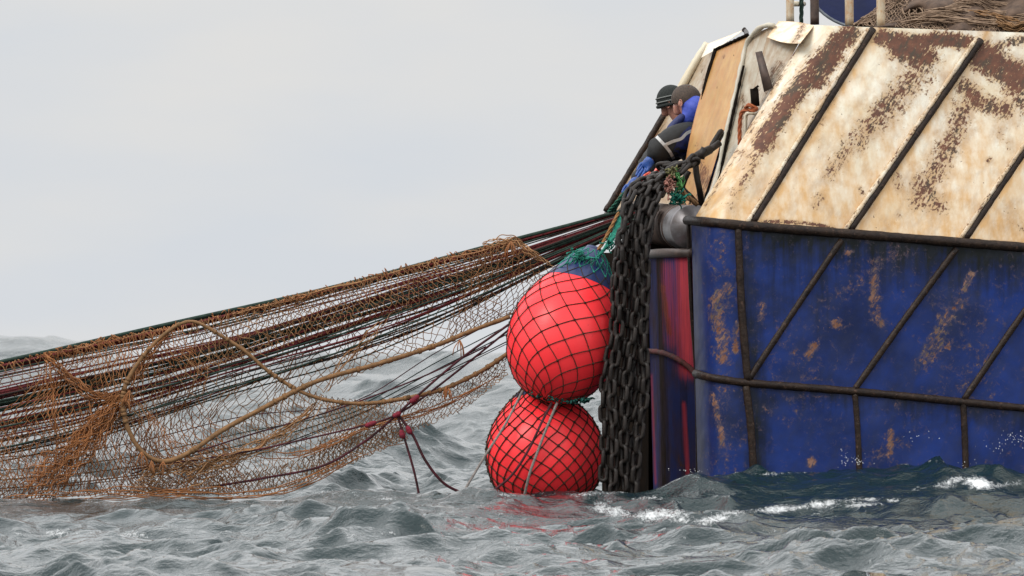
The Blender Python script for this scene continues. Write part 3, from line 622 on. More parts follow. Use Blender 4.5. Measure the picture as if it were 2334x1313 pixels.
def bundle(mb, pts, width, n, r, seed=0, wander=.5, dY=0, m=60):
    rn = np.random.RandomState(seed); P = spline(pts, m); L = np.linspace(0, 1, m)
    T = np.gradient(P[:, :2], axis=0); T /= np.linalg.norm(T, axis=1)[:, None] + 1e-9; Nn = np.stack([-T[:, 1], T[:, 0]], -1)
    wf = np.interp(L, np.linspace(0, 1, len(width)), width) if isinstance(width, (list, tuple)) else np.full(m, width)
    for k in range(n):
        o = rn.uniform(-1, 1); ph = rn.uniform(0, 6.28, 3)
        off = (o + wander * (np.sin(L * rn.uniform(8, 22) + ph[0]) * .5 + np.sin(L * rn.uniform(25, 60) + ph[1]) * .25)) * wf * .5
        a0 = rn.uniform(0, .25); a1 = rn.uniform(.75, 1); s = slice(int(a0 * m), max(int(a1 * m), int(a0 * m) + 6))
        px = P[:, 0] + Nn[:, 0] * off; py = P[:, 1] + Nn[:, 1] * off
        Q = W(px, py, NY(px) + dY + (P[:, 2] if P.shape[1] > 2 else 0) + .05 * np.sin(L * 15 + ph[2]) + rn.normal(0, .02))
        tube(mb, Q[s], r * rn.uniform(.7, 1.3), 4, caps=False)

# ------------------------------------------------------------------ deck net heap (top right)
hx, hy = np.meshgrid(np.linspace(1935, 2700, 150), np.linspace(0, 1, 40), indexing='ij')
crest = np.interp(hx, [1935, 1970, 2030, 2080, 2120, 2300, 2700], [58, 42, 4, -30, -60, -75, -80])
hpy = (62 + (hx - 1935) * .038) * (1 - hy) + crest * hy
hY = 45.0 + .9 * hy ** 1.3 + .08 * np.sin(hx / 33. + hy * 6) + .06 * np.sin(hx / 14. - hy * 9) + .05 * np.sin(hx / 60 + hy * 14)
heap = thing('heaped_net', V(2300, 70, 45.6), 'sand brown fishing net heaped on the deck above the cream bulwark', 'fishing net')
v, q = grid(None, W(hx, hpy, hY)); mk('net_mass', v, q, M_tand, heap)
_ny = NY
def NY(px): return 44.93 + 0 * np.asarray(px, float)
mb = MB()
for s_, (tp_, bt_, nu_, nv_2, r_) in enumerate([
    ([(1960, 48, .3), (2030, 6, .7), (2110, -30, .9), (2400, -40, .9)], [(1950, 58, .02), (2100, 64, .05), (2250, 72, .05), (2400, 78, .05)], 55, 12, .004),
    ([(2030, -20, .75), (2080, -30, .7), (2150, -25, .7)], [(2060, 30, .3), (2100, 42, .25), (2150, 30, .3)], 7, 7, .0055),
    ([(2080, 30, .3), (2200, 25, .35), (2400, 20, .4)], [(2060, 66, .0), (2180, 70, .0), (2400, 78, .0)], 32, 9, .0045),
    ([(2200, -30, .8), (2300, -30, .8), (2420, -30, .8)], [(2180, 30, .35), (2300, 30, .35), (2420, 34, .35)], 20, 9, .0045)]):
    netsheet(mb, tp_, bt_, nu_, nv_2, r_, .3, 40 + s_, .006, 6, .03)
for s_ in range(9):
    y0 = 58 - s_ * 8; bundle(mb, [(2020 + s_ * 22, y0 + 4, .1 + s_ * .05), (2120 + s_ * 20, y0 - 12 + R.uniform(-6, 6), .1 + s_ * .05), (2260, y0 + R.uniform(-4, 10), .1 + s_ * .06), (2420, y0 + R.uniform(-8, 18), .1 + s_ * .06)], 16, 12, .0045, 60 + s_)
bundle(mb, [(1945, 58, .0), (1985, 40, .25), (2020, 16, .55), (2060, -20, .8)], [8, 22, 26, 30], 40, .005, 77)
mb.build('netting', M_tan, heap)
mb = MB(); bundle(mb, [(2255, 40, .05), (2310, 66, .0), (2334, 60, 0), (2420, 70, 0)], 18, 16, .006, 78); bundle(mb, [(2140, 22, .3), (2240, 30, .25), (2330, 52, .1)], 10, 12, .005, 79); mb.build('folded_netting', M_brown, heap)
NY = _ny

# ------------------------------------------------------------------ taut lines running from the roller to the left
def fan(s, x, extra=0):
    t = (x + 60) / 1480.; yl = 839 + s * 218; yr = 481 + s * 46
    return yl * (1 - t) + yr * t + (12 + 48 * s) * 4 * t * (1 - t) * (1 - .12 * np.sin(t * 9 + s * 5)) + extra
def line(name, pts, r, m_, label, cat, group=None, n=40, sides=6, base=True):
    P = spline(pts, n); Q = W(P[:, 0], P[:, 1], P[:, 2] + (NY(P[:, 0]) if base else 0)); mb = MB(); tube(mb, Q, r, sides)
    o = mb.build(name, m_, origin=Q[-1]); return tag(o, label, cat, group)
xs = np.linspace(-90, 1425, 14)
rn = np.random.RandomState(21)
def fanline(s, r, m_, label, dY, wob=3):
    ph = rn.uniform(0, 6.28); pts = [(x, fan(s, x) + wob * math.sin(x / 130. + ph) * math.sin(max(0, min(1, (x + 90) / 1515)) * math.pi), dY) for x in xs]
    pts.append((1500, 470 + 10 * s, dY + .25)); return line('net_rope', pts, r * .9, m_, label, 'rope', 'taut lines hauled from the stern roller')
for s in [-.008, .004, .012, .02, .028, .036, .045, .055, .068]:
    g = s in (-.008, .012, .028, .045); fanline(s, .018 if s < .03 else .014, M_rgreen if g else (M_rred if s in (.004, .02, .055, .036, .068) else M_rblack),
        'thick %s taut rope in the bundle along the upper edge of the net' % ('dark green' if g else ('dark red' if s in (.004, .02, .055, .036, .068) else 'tarred black')), rn.uniform(-.05, .05), 1.5)
for s in [.31, .345, .375, .40, .425, .455, .485]:
    k = rn.rand() < .55; fanline(s, .0125, M_rgreen if k else M_rred, 'thick %s rope in the heavy band through the middle of the net' % ('dark green' if k else 'dark red'), rn.uniform(-.06, .06), 5)
for s in [.62, .635, .65, .56]:
    fanline(s, .013, M_rred, 'medium dark red rope through the lower half of the net', rn.uniform(-.06, .06), 6)
for k in range(46):
    s = rn.uniform(.1, .98) if k > 14 else .1 + k * .066; c = rn.choice(3, p=[.32, .42, .26])
    fanline(s, rn.uniform(.0042, .0085), (M_rgreen, M_rred, M_rblack)[c], 'thin %s taut line fanning out from the stern roller through the net' % ('dark green', 'dark red', 'tarred black')[c], rn.uniform(-.2, .25), 7)
for k in range(5):
    s = rn.uniform(.1, 1)
    y0 = 1000 + s * 130; line('net_rope', [(-90, y0 + 10, 0), (250, y0 - 20, .05), (560, y0 - 70 - 30 * (1 - s), .05), (800, 960 - 60 * (1 - s), .05), (1000, 870 - 100 * (1 - s), .05), (1165, 790 - 110 * (1 - s), .02)], rn.uniform(.0035, .005),
        (M_rblack, M_rgreen, M_purple)[k % 3], 'slack thin %s line sagging low across the net' % ('tarred black', 'dark green', 'maroon')[k % 3], 'rope', 'slack lines low in the net')

# ------------------------------------------------------------------ the trawl net
TN = thing('trawl_net', V(600, 1135, 45.1), 'orange brown trawl net stretched over the water from the ship stern', 'fishing net')
topc = [(-60, 843, -.1), (95, 806, -.12), (250, 770, -.12), (420, 736, -.12), (650, 679, -.12), (850, 626, -.12), (1000, 588, -.12), (1165, 550, -.12)]
mb = MB()
netsheet(mb, topc, [(-60, 1142, 0), (150, 1132, 0), (330, 1122, 0), (480, 1080, 0), (620, 980, 0), (760, 880, 0), (960, 800, 0), (1150, 722, 0)], 64, 20, .0036, .16, 1, .007, 20, .12)
mb.build('netting', M_net2, TN)
mb = MB()
netsheet(mb, [(95, 808, -.16), (200, 785, -.16), (330, 755, -.16), (420, 738, -.16)], [(-60, 1138, -.1), (120, 1134, -.1), (300, 1126, -.1), (560, 1126, -.1)], 38, 24, .0036, .16, 2, .009, 16, .10, keep=.92)
netsheet(mb, [(-60, 960, -.16), (100, 950, -.16), (300, 910, -.16), (420, 1020, -.16), (520, 1010, -.1)], [(-60, 1140, -.1), (120, 1135, -.1), (300, 1128, -.1), (580, 1128, -.1)], 48, 12, .0034, .25, 12, .010, 12, .08)
if 0: netsheet(mb, [(-60, 860, -.16), (60, 835, -.16), (200, 870, -.1), (290, 890, -.1)], [(-60, 1100, -.1), (100, 1110, -.1), (200, 1100, -.1), (380, 1050, -.1)], 26, 18, .0036, .25, 14, .009, 14, .1, keep=.7)
mb.build('dense_netting', M_net, TN)
mb = MB()
netsheet(mb, [(330, 1040, .05), (430, 1035, .05), (560, 955, .05), (680, 890, .05), (760, 905, .05), (860, 915, 0)], [(330, 1126, 0), (470, 1127, 0), (620, 1118, 0), (740, 1080, 0), (860, 1030, 0), (930, 1000, 0)], 44, 16, .0034, .22, 3, .007, 9, .07)
netsheet(mb, [(740, 912, -.05), (820, 920, -.05), (900, 913, -.05), (1000, 892, -.05), (1080, 856, -.05), (1160, 806, -.05)], [(700, 1100, -.05), (830, 1030, -.05), (900, 1000, -.05), (1000, 960, -.05), (1080, 915, -.05), (1162, 850, -.05)], 44, 11, .0034, .25, 4, .008, 7, .05)
netsheet(mb, [(300, 1100, -.1), (500, 1085, -.1), (640, 1060, -.1), (800, 1000, -.1), (920, 960, -.1)], [(280, 1132, -.1), (480, 1128, -.1), (640, 1124, -.1), (760, 1075, -.1), (930, 1000, -.1)], 60, 7, .0034, .35, 5, .008, 5, .05)
mb.build('lower_netting', M_net2, TN)
mb = MB()
netsheet(mb, [(430, 736, -.2), (650, 680, -.2), (850, 627, -.2), (1000, 589, -.2), (1150, 551, -.2), (1180, 556, -.2)], [(430, 850, -.15), (650, 790, -.12), (850, 730, -.12), (1000, 690, -.12), (1100, 660, -.12), (1235, 640, -.12)], 62, 9, .0036, .22, 6, .007, 8, .05)
netsheet(mb, [(1100, 565, -.22), (1165, 548, -.22), (1200, 570, -.22), (1265, 608, -.22)], [(1010, 790, -.1), (1060, 765, -.1), (1110, 745, -.1), (1155, 722, -.1)], 12, 16, .0034, .12, 7, .006, 10, .05)
mb.build('upper_netting', M_net2, TN)
mb = MB(); D = -.2
for k, (pts, wd, n_, r_) in enumerate([
    ([(98, 806, D), (150, 852, D), (200, 893, D), (250, 905, D), (292, 893, D)], [8, 18, 22, 20, 14], 40, .005),
    ([(292, 892, D), (235, 960, D), (185, 1020, D), (120, 1080, D), (55, 1130, D)], [24, 40, 55, 70, 50], 120, .0048),
    ([(402, 744, D), (340, 812, D), (290, 892, D)], [10, 20, 22], 36, .005),
    ([(-60, 1010, D), (40, 1020, D), (120, 1050, D), (200, 1080, D)], [30, 30, 40, 30], 34, .0045),
    ([(106, 820, D), (112, 900, D), (118, 980, D), (130, 1030, D)], 14, 12, .005), ([(202, 895, D), (205, 960, D), (195, 1010, D)], 10, 8, .005),
    ([(-60, 1135, D), (100, 1134, D), (300, 1124, D), (560, 1128, D)], 16, 46, .005), ([(300, 1124, D), (560, 1128, D), (660, 1112, D), (830, 1030, D), (930, 1000, D)], 12, 30, .0048),
    ([(560, 1040, D), (680, 1040, D), (830, 980, D), (1000, 930, D), (1150, 850, D)], [20, 14, 18, 12, 8], 30, .0048),
    ([(-60, 900, D), (80, 930, D), (200, 1000, D), (330, 1110, D)], 40, 26, .0045)]):
    if k not in (3, 9): bundle(mb, pts, wd * 1.5 if not isinstance(wd, list) else [x * 1.2 for x in wd], int(n_ * (.5 if k not in (6, 7, 8) else .2)), .0033, 100 + k, .6)
mb.build('gathered_netting', M_net, TN)
mb = MB()
for k, (pts, wd, n_) in enumerate([([(738, 905, D), (690, 960, D), (600, 1020, D), (500, 1060, D), (420, 1100, D)], [10, 20, 26, 26, 20], 34),
    ([(735, 905, D), (780, 830, D), (840, 770, D), (900, 700, D)], [8, 14, 16, 12], 14), ([(1100, 560, D), (1170, 550, D), (1215, 580, D), (1268, 610, D)], [16, 18, 10, 6], 26),
    ([(430, 738, D), (700, 668, D), (950, 602, D), (1150, 552, D)], 9, 20), ([(100, 806, D), (250, 770, D), (420, 736, D)], 9, 16), ([(300, 1090, D), (420, 1060, D), (560, 1050, D)], 24, 22)]):
    bundle(mb, pts, [x * 1.3 for x in wd] if isinstance(wd, list) else wd * 1.4, int(n_ * (.55 if k not in (3, 4) else .12)), .0033, 200 + k, .7)
mb.build('gathered_netting', M_net2, TN)
# thick brown frame rope: one long loop
FRp = [(1162, 722), (1080, 752), (1000, 785), (860, 830), (720, 870), (600, 930), (500, 985), (430, 1032), (372, 1052), (322, 1028), (288, 965), (280, 905), (300, 850), (350, 785), (400, 744), (440, 733), (490, 757),
       (560, 802), (610, 845), (680, 890), (740, 911), (820, 920), (900, 912), (1000, 890), (1060, 865), (1110, 838), (1172, 795)]
P = spline([(a, b, -.26) for a, b in FRp], 260); rr_ = np.interp(np.linspace(0, 1, 260), [0, .3, .45, .6, .75, 1], [.017, .019, .018, .013, .014, .017])
mb = MB(); tube(mb, W(P[:, 0], P[:, 1], NY(P[:, 0]) + P[:, 2]), rr_, 8, jitter=.1)
rn3 = np.random.RandomState(9)
for k in range(46):     # lashings wound round it
    i = rn3.randint(5, 255); Q = W(P[i, 0], P[i, 1], NY(P[i, 0]) + P[i, 2]); T = W(P[i+1, 0], P[i+1, 1], NY(P[i+1, 0]) + P[i+1, 2]) - Q; tube(mb, np.array([Q - T * .4, Q + T * .5]), rr_[i] * 1.35, 8)
mb.build('frame_rope', M_brown, TN)
mb = MB()
for (x, y) in [(322, 1030), (345, 1050), (372, 1052), (1018, 880), (1023, 885), (285, 905), (295, 890), (1048, 775), (1165, 550)]:
    for k in range(7):
        a = rn3.uniform(-1.2, 1.2); L = rn3.uniform(14, 42); Q = spline([(x, y, -.28), (x + L * .4 * math.sin(a), y + L * .5, -.3), (x + L * math.sin(a) * .5, y + L, -.28)], 6); tube(mb, W(Q[:, 0], Q[:, 1], NY(Q[:, 0]) + Q[:, 2]), .004, 4)
for k in range(120):   # broken twine ends along the edges
    i = rn3.randint(0, 7); a, b = topc[i] if i < 7 else topc[6], topc[min(i + 1, 7)]; u = rn3.rand(); x = a[0]*(1-u)+b[0]*u; y = a[1]*(1-u)+b[1]*u
    Q = spline([(x, y + 3, -.2), (x + rn3.uniform(-8, 8), y + rn3.uniform(-7, 10), -.22), (x + rn3.uniform(-14, 14), y + rn3.uniform(-4, 22), -.2)], 6); tube(mb, W(Q[:, 0], Q[:, 1], NY(Q[:, 0]) + Q[:, 2]), .0042, 4)
o = mb.build('loose_ends', M_net, TN); o['kind'] = 'stuff'
# maroon bridle with its knots
BR = thing('maroon_bridle', V(960, 1150, 44.9), 'maroon rope bridle knotted below the net, its legs dipping into the water', 'rope')
segs = [([(1162, 738, -.3), (1050, 818, -.3), (940, 912, -.3), (905, 945, -.3)], .0095), ([(1168, 745, -.27), (1040, 848, -.27), (948, 918, -.27), (905, 945, -.3)], .0085), ([(1108, 790, -.2), (960, 860, -.2), (760, 935, -.2), (540, 1000, -.2), (300, 1080, -.1)], .006),
        ([(905, 945, -.3), (860, 962, -.3), (700, 1000, -.3), (560, 1030, -.25), (300, 1070, -.1)], .007), ([(905, 945, -.3), (840, 1000, -.25), (740, 1060, -.2), (600, 1090, -.15), (480, 1110, -.1)], .009),
        ([(905, 945, -.3), (925, 1010, -.3), (945, 1080, -.3), (962, 1165, -.3)], .0095), ([(908, 945, -.3), (940, 990, -.3), (970, 1050, -.3), (1010, 1100, -.3), (1050, 1122, -.3), (1085, 1130, -.3)], .011)]
for pts, r in segs:
    P = spline(pts, 40); mb = MB(); tube(mb, W(P[:, 0], P[:, 1], NY(P[:, 0]) + P[:, 2]), r, 7); mb.build('rope_leg', M_purple, BR)
mk_red = rope_mat('red_whipping', (.25, .02, .04), (.12, .02, .03), 40)
for (x0, y0, x1, y1) in [(935, 918, 955, 902), (832, 972, 858, 962), (914, 980, 919, 1000), (927, 970, 937, 990), (896, 950, 914, 940)]:
    mb = MB(); tube(mb, W(np.linspace(x0, x1, 8), np.linspace(y0, y1, 8), NY(x0) - .3 + 0 * np.arange(8)), [.010, .019, .022, .019, .022, .020, .017, .010], 8, jitter=.2); mb.build('knot', mk_red, BR)

# ------------------------------------------------------------------ buoys
def buoy(label, base, top, prof, Y0, Y1, capfrac, ncell, rowpx, net_r, ynet, knots, tealfrac=None):
    th0 = W(base[0], base[1], Y0); B_ = np.array(th0); T_ = W(top[0], top[1], Y1)
    t_ = thing('net_buoy', B_, label, 'buoy', 'red buoys'); ax = T_ - B_; L = np.linalg.norm(ax); ax /= L
    u = np.cross(ax, [0, 1, 0]); u /= np.linalg.norm(u); w_ = np.cross(ax, u)
    ps = np.array(prof); ss = np.linspace(0, 1, 90); ss = 1 - np.cos(ss * np.pi / 2) if False else ss
    def rad(s): 
        a = spline(np.stack([ps[:, 0] * 3, ps[:, 1] / 100], -1), 400); return np.interp(s, a[:, 0] / 3, a[:, 1] * 100) / 300.
    def pt(s, ph, k=1.0): 
        r = rad(s) * k; return B_ + ax * (s * L)[..., None] + r[..., None] * (u * np.cos(ph)[..., None] + w_ * np.sin(ph)[..., None])
    def surf(s0, s1, name, m_, k=1.0, n=60):
        s, ph = np.meshgrid(s0 + (s1 - s0) * (1 - np.cos(np.linspace(0, 1, n) * np.pi)) / 2 if s0 == 0 else np.linspace(s0, s1, n), np.linspace(0, 2 * np.pi, 65), indexing='ij')
        v, q = grid(None, pt(s, ph, k)); return mk(name, v, q, m_, t_)
    surf(0, capfrac, 'body', M_buoy); surf(capfrac - .004, 1, 'cap', M_cap, 1.006)
    e = MB(); tube(e, np.array([T_ - ax * .02, T_ + ax * .03]), [rad(np.array(1.)) * 1., rad(np.array(1.)) * .7], 20); e.build('eye', M_cap, t_)
    # netting cover, rows by arc length
    sf = np.linspace(0.004, .995, 600); Lr = np.r_[0, np.cumsum(np.hypot(np.diff(sf) * L, np.diff(rad(sf))))]; nr = int(Lr[-1] * 300 / rowpx)
    sr = np.interp(np.linspace(0, Lr[-1], nr), Lr, sf)
    i, j = np.meshgrid(np.arange(nr), np.arange(2 * ncell), indexing='ij'); rn = np.random.RandomState(ncell)
    ph = (j + .32 * np.sin(i * .35 + j * .4)) / (2 * ncell) * 2 * np.pi + i * ynet + rn.normal(0, .012, i.shape); s = np.clip(sr[i] + rn.normal(0, .004, i.shape) + .012 * np.sin(ph * 2 + 1), .003, .997)
    def edge(a, b): 
        sm = (s[a] + s[b]) / 2; dp = ph[b] - ph[a]; dp = (dp + np.pi) % (2*np.pi) - np.pi; pm = ph[a] + dp / 2
        return pt(s[a], ph[a], 1.012), pt(sm, pm, 1.012), pt(s[b], ph[b], 1.012)
    I, J = np.meshgrid(np.arange(nr - 1), np.arange(2 * ncell), indexing='ij'); ok = (I + J) % 2 == 0; I = I[ok]; J = J[ok]
    tl = tealfrac if tealfrac is not None else 2
    for nm, m_, cond in (('net_cover', M_netdark, lambda s_: s_ < tl), ('teal_net_cover', M_teal, lambda s_: s_ >= tl)):
        mb = MB()
        for dj in (1, -1):
            a = (I, J); b = (I + 1, (J + dj) % (2 * ncell)); A, Mm, C = edge(a, b); kf = cond(s[a])
            if kf.sum(): prisms(mb, A[kf], C[kf], net_r * (1.25 if tl < 2 and nm[0] == 't' else 1), 0, 5, (Mm - (A + C) / 2)[kf])
        if mb.n:
            if knots:
                for p_, s_ in zip(pt(s[I, J], ph[I, J], 1.016), s[I, J]):
                    if cond(s_): ellipsoid(mb, p_, np.array([1, 1, 1]) * net_r * knots * rn.uniform(.7, 1.2), None, 6, 5)
            mb.build(nm, m_, t_)
    return t_, pt
prof = [(0, 0), (.015, 32), (.04, 54), (.09, 80), (.16, 101), (.25, 117), (.35, 125.5), (.45, 127), (.55, 121), (.65, 107), (.78, 80), (.88, 58), (.95, 42), (1, 26)]
b1, pt1 = buoy('larger red buoy with navy cap under teal netting, upper of the two', (1240, 913), (1352, 574), prof, 44.15, 44.5, .755, 14, 23, .0034, .01, 2.5, .80)
prof2 = [(0, 0), (.02, 40), (.06, 70), (.13, 98), (.23, 119), (.35, 130), (.47, 132), (.6, 125), (.72, 108), (.84, 80), (.93, 50), (1, 22)]
b2, pt2 = buoy('red buoy in dense knotted brown netting half sunk below the other', (1262, 1165), (1218, 878), prof2, 44.4, 44.62, .90, 21, 16.5, .0042, .012, 2.5)
# teal fringe between the buoys and on the upper cap
def frizz(mb, c, n, size, r, seed, Y, L=(3, 6)):
    rn = np.random.RandomState(seed)
    for k in range(n):
        m = rn.randint(*L) + 1; P = [np.array([c[0] + rn.normal(0, size[0] * .5), c[1] + rn.normal(0, size[1] * .5), Y + rn.normal(0, .05)])]
        for _ in range(m): P.append(P[-1] + np.array([rn.normal(0, size[0] * .45), rn.normal(0, size[1] * .45), rn.normal(0, .03)]))
        Q = spline(P, 12); tube(mb, W(Q[:, 0], Q[:, 1], Q[:, 2]), r * rn.uniform(.7, 1.3), 5)
mb = MB(); frizz(mb, (1318, 578), 20, (11, 7), .0042, 1, 44.30); frizz(mb, (1340, 588), 12, (16, 5), .0042, 2, 44.28); frizz(mb, (1388, 560), 14, (8, 10), .005, 3, 44.34)
for k in range(9):
    P = spline([(1300 + k * 9, 582 + 2 * k, 44.28), (1290 + k * 10, 600, 44.25), (1265 + k * 14, 622 - abs(k - 4) * 1.5, 44.30)], 8); tube(mb, W(P[:, 0], P[:, 1], P[:, 2]), .005, 5)
for k in range(4): twist(mb, [(1352 + k * 3, 600 - k * 4, 44.35), (1378 + k * 4, 566 - k * 4, 44.4), (1398 + k * 3, 530, 44.5), (1412 + k * 2, 495, 44.6), (1425, 470, 44.7)], .011, n=50)
o = mb.build('teal_netting_tail', M_teal, origin=V(1352, 600, 44.35)); tag(o, 'frayed teal netting gathered over the navy cap and up behind the chains', 'netting')
mb = MB(); twist(mb, [(1345, 590, 44.42), (1370, 560, 44.45), (1392, 520, 44.5), (1410, 485, 44.6)], .013, n=50); o = mb.build('rope', rope_mat('ochre_rope', (.35, .17, .06), (.2, .1, .04), 40)); tag(o, 'short ochre rope running with the teal tail up from the buoy cap', 'rope')
mb = MB()
for k in range(60):
    a = k / 59.; x = 1210 + a * 135; y = 894 + 22 * math.sin(a * 2.0 + .05) - 3 * (a > .8); frizz(mb, (x, y), 2, (7, 4), .0055, 300 + k, 44.13 + .05 * math.cos(a * 3), (2, 4))
o = mb.build('teal_lashing', rope_mat('dark_teal_twine', (.02, .13, .10), (.012, .06, .055), 40), origin=V(1280, 912, 44.2)); tag(o, 'dark teal lashing squeezed between the two red buoys', 'netting')
for pts, r, m_, lab in [([(1192, 890, 44.2), (1150, 970, 44.1), (1105, 1040, 44.05), (1040, 1150, 44.0)], .0095, M_greyrope, 'grey rope slanting past the left side of the lower buoy into the water'),
                        ([(1270, 918, 44.05), (1242, 985, 44.02), (1225, 1030, 44.02), (1207, 1080, 44.03), (1194, 1135, 44.1)], .0105, M_greyrope, 'grey rope hanging down the front of the lower buoy'),
                        ([(1258, 918, 44.07), (1236, 960, 44.02), (1205, 1025, 44.02), (1165, 1085, 44.05), (1120, 1122, 44.1)], .0095, M_purple, 'dark maroon rope curving down across the lower buoy')]:
    P = spline(pts, 40); Q = W(P[:, 0], P[:, 1], P[:, 2]); mb = MB(); tube(mb, Q, r, 7); o = mb.build('rope', m_, origin=Q[0]); tag(o, lab, 'rope')

# ------------------------------------------------------------------ chains
def link_mesh(L, Wd, r, name, twisty=0):
    a = np.linspace(0, 2 * np.pi, 29)[:-1]; h = (L - Wd) / 2; R_ = Wd / 2 - r
    P = np.stack([np.zeros_like(a), R_ * np.sin(a), R_ * np.cos(a) + np.where(np.cos(a) > 0, h, -h)], -1)
    T = np.roll(P, -1, 0) - np.roll(P, 1, 0); T /= np.linalg.norm(T, axis=1)[:, None]
    X = np.tile([1., 0, 0], (28, 1)); Nn = np.cross(T, X); th = np.arange(9) / 9 * 2 * np.pi
    v = P[:, None] + r * (X[:, None] * np.cos(th)[None, :, None] + Nn[:, None] * np.sin(th)[None, :, None])
    i, j = np.meshgrid(np.arange(28), np.arange(9), indexing='ij'); i2 = (i + 1) % 28; j2 = (j + 1) % 9
    q = np.stack([i*9+j, i2*9+j, i2*9+j2, i*9+j2], -1).reshape(-1, 4)
    me = bpy.data.meshes.new(name); me.from_pydata(v.reshape(-1, 3).tolist(), [], q.tolist()); me.polygons.foreach_set('use_smooth', [True] * len(q)); me.materials.append(M_chain); me.update(); return me
LK = link_mesh(.148, .088, .0165, 'link')
def chain(pts, label, me=LK, pitch=.110, seed=0, group='chain strands hanging over the stern', scale=1.0, cut=None):
    rn = np.random.RandomState(seed); P = spline(pts, 400); Q = W(P[:, 0], P[:, 1], P[:, 2]); s = np.r_[0, np.cumsum(np.linalg.norm(np.diff(Q, axis=0), axis=1))]
    t = thing('chain', Q[0], label, 'chain', group); n = int(s[-1] / (pitch * scale)); tw = rn.uniform(0, 3)
    for k in range(n):
        d = (k + .5) * pitch * scale; p = np.array([np.interp(d, s, Q[:, a]) for a in range(3)]); p2 = np.array([np.interp(d + .02, s, Q[:, a]) for a in range(3)]); p1 = np.array([np.interp(d - .02, s, Q[:, a]) for a in range(3)])
        z = Vector(p2 - p1).normalized(); tw += rn.normal(0, .22); ang = tw + (k % 2) * math.pi / 2
        ref = Vector((0, 1, .01)); x = ref.cross(z).normalized(); y = z.cross(x); xx = x * math.cos(ang) + y * math.sin(ang); yy = z.cross(xx)
        M = Matrix(((xx.x, yy.x, z.x, p[0] - Q[0][0]), (xx.y, yy.y, z.y, p[1] - Q[0][1]), (xx.z, yy.z, z.z, p[2] - Q[0][2]), (0, 0, 0, 1)))
        o = bpy.data.objects.new('link', me); link(o, t); o.matrix_local = M @ Matrix.Scale(scale, 4)
    return t
strand_desc = ['nearest the red buoys, leftmost strand', 'second strand from the red buoys', 'third strand from the red buoys', 'fourth strand from the red buoys', 'fifth strand from the red buoys', 'rightmost strand beside the hull corner',
               'left inner strand, half hidden behind the front ones', 'middle inner strand, half hidden behind the front ones', 'right inner strand, half hidden behind the front ones', 'short strand bunched at the roller edge']
rn = np.random.RandomState(3)
for k in range(9):
    if k < 6: o = -38 + k * 15.2; dY = -.05 * (k % 2)
    else: o = -26 + (k - 6) * 26; dY = .12
    w_ = rn.normal(0, 6, 7)
    pts = [(1530 + o * .15, 392 + k * 2, 44.55 + dY), (1498 + o * .45, 408 + 4 * (k % 3) + max(0, o) * .15, 44.2 + dY), (1466 + o * .8, 446 + o * .35, 43.98 + dY), (1449 + o * 1.0 + w_[0], 520 + o * .3, 43.9 + dY), (1440 + o + w_[1], 640, 43.9 + dY), (1435 + o + w_[2], 760, 43.9 + dY),
           (1426 + o + w_[3], 880, 43.9 + dY), (1418 + o + w_[4], 1000, 43.9 + dY), (1414 + o + w_[5], 1140 - (0 if k else 25), 43.9 + dY)]
    chain(pts, 'dark heavy chain, ' + strand_desc[k], seed=k)
BL = link_mesh(.20, .10, .021, 'link')
chain([(1645, 300, 44.9), (1634, 318, 44.9), (1622, 336, 44.85), (1612, 345, 44.8)], 'short dark chain hooked behind the cream frame edge above the shackle', BL, .155, 21, 'chains holding the bundle')
chain([(1580, 362, 44.5), (1555, 380, 44.4), (1520, 395, 44.3), (1490, 405, 44.2)], 'thick chain pulled from the shackle to the hanging bundle', BL, .15, 22, 'chains holding the bundle')
chain([(1585, 358, 44.42), (1572, 372, 44.35), (1540, 402, 44.3), (1508, 418, 44.15)], 'rusty chain crossing in front of the tangle below the shackle', LK, .11, 23, 'chains holding the bundle')
chain([(1500, 380, 44.5), (1530, 378, 44.45), (1560, 376, 44.4), (1592, 366, 44.4)], 'chain lying almost level above the bundle near the orange cloth', LK, .11, 25, 'chains holding the bundle')
SH = thing('shackle', V(1600, 350, 44.7), 'long rusty shackle hauled tight across the ochre frame plate', 'shackle')
mb = MB(); tube(mb, W([1640, 1618, 1612], [326, 342, 345], [44.8, 44.75, 44.74]), [.026, .026, .02], 12); tube(mb, W([1618, 1600, 1580], [341, 350, 362], [44.74, 44.68, 44.6]), [.034, .038, .034], 12, jitter=.05); mb.build('shank', M_chain, SH)
mb = MB(); tube(mb, W([1607, 1600, 1597], [338, 350, 362], [44.62, 44.62, 44.62]), .030, 10); mb.build('pin', M_chain, SH)
mb = MB(); P = spline([(1512, 378, 44.45), (1535, 376, 44.42), (1560, 374, 44.45)], 8); tube(mb, W(P[:, 0], P[:, 1], P[:, 2]), .019, 10); o = mb.build('steel_bar', M_chain); tag(o, 'dark steel bar lying level beside the orange cloth', 'bar')
for lab, pts in [('thick dark hanging bar bent down to the roller, right one', [(1585, 372, 44.6), (1588, 400, 44.6), (1594, 430, 44.6), (1600, 466, 44.66)]), ('shorter dark bent bar hanging between shackle and roller', [(1570, 390, 44.62), (1560, 410, 44.62), (1556, 430, 44.62), (1575, 450, 44.62), (1588, 466, 44.66)])]:
    mb = MB(); P = spline(pts, 14); tube(mb, W(P[:, 0], P[:, 1], P[:, 2]), .024, 10, jitter=.05); o = mb.build('steel_bar', M_chain, origin=W(P[0, 0], P[0, 1], P[0, 2])); tag(o, lab, 'bar')
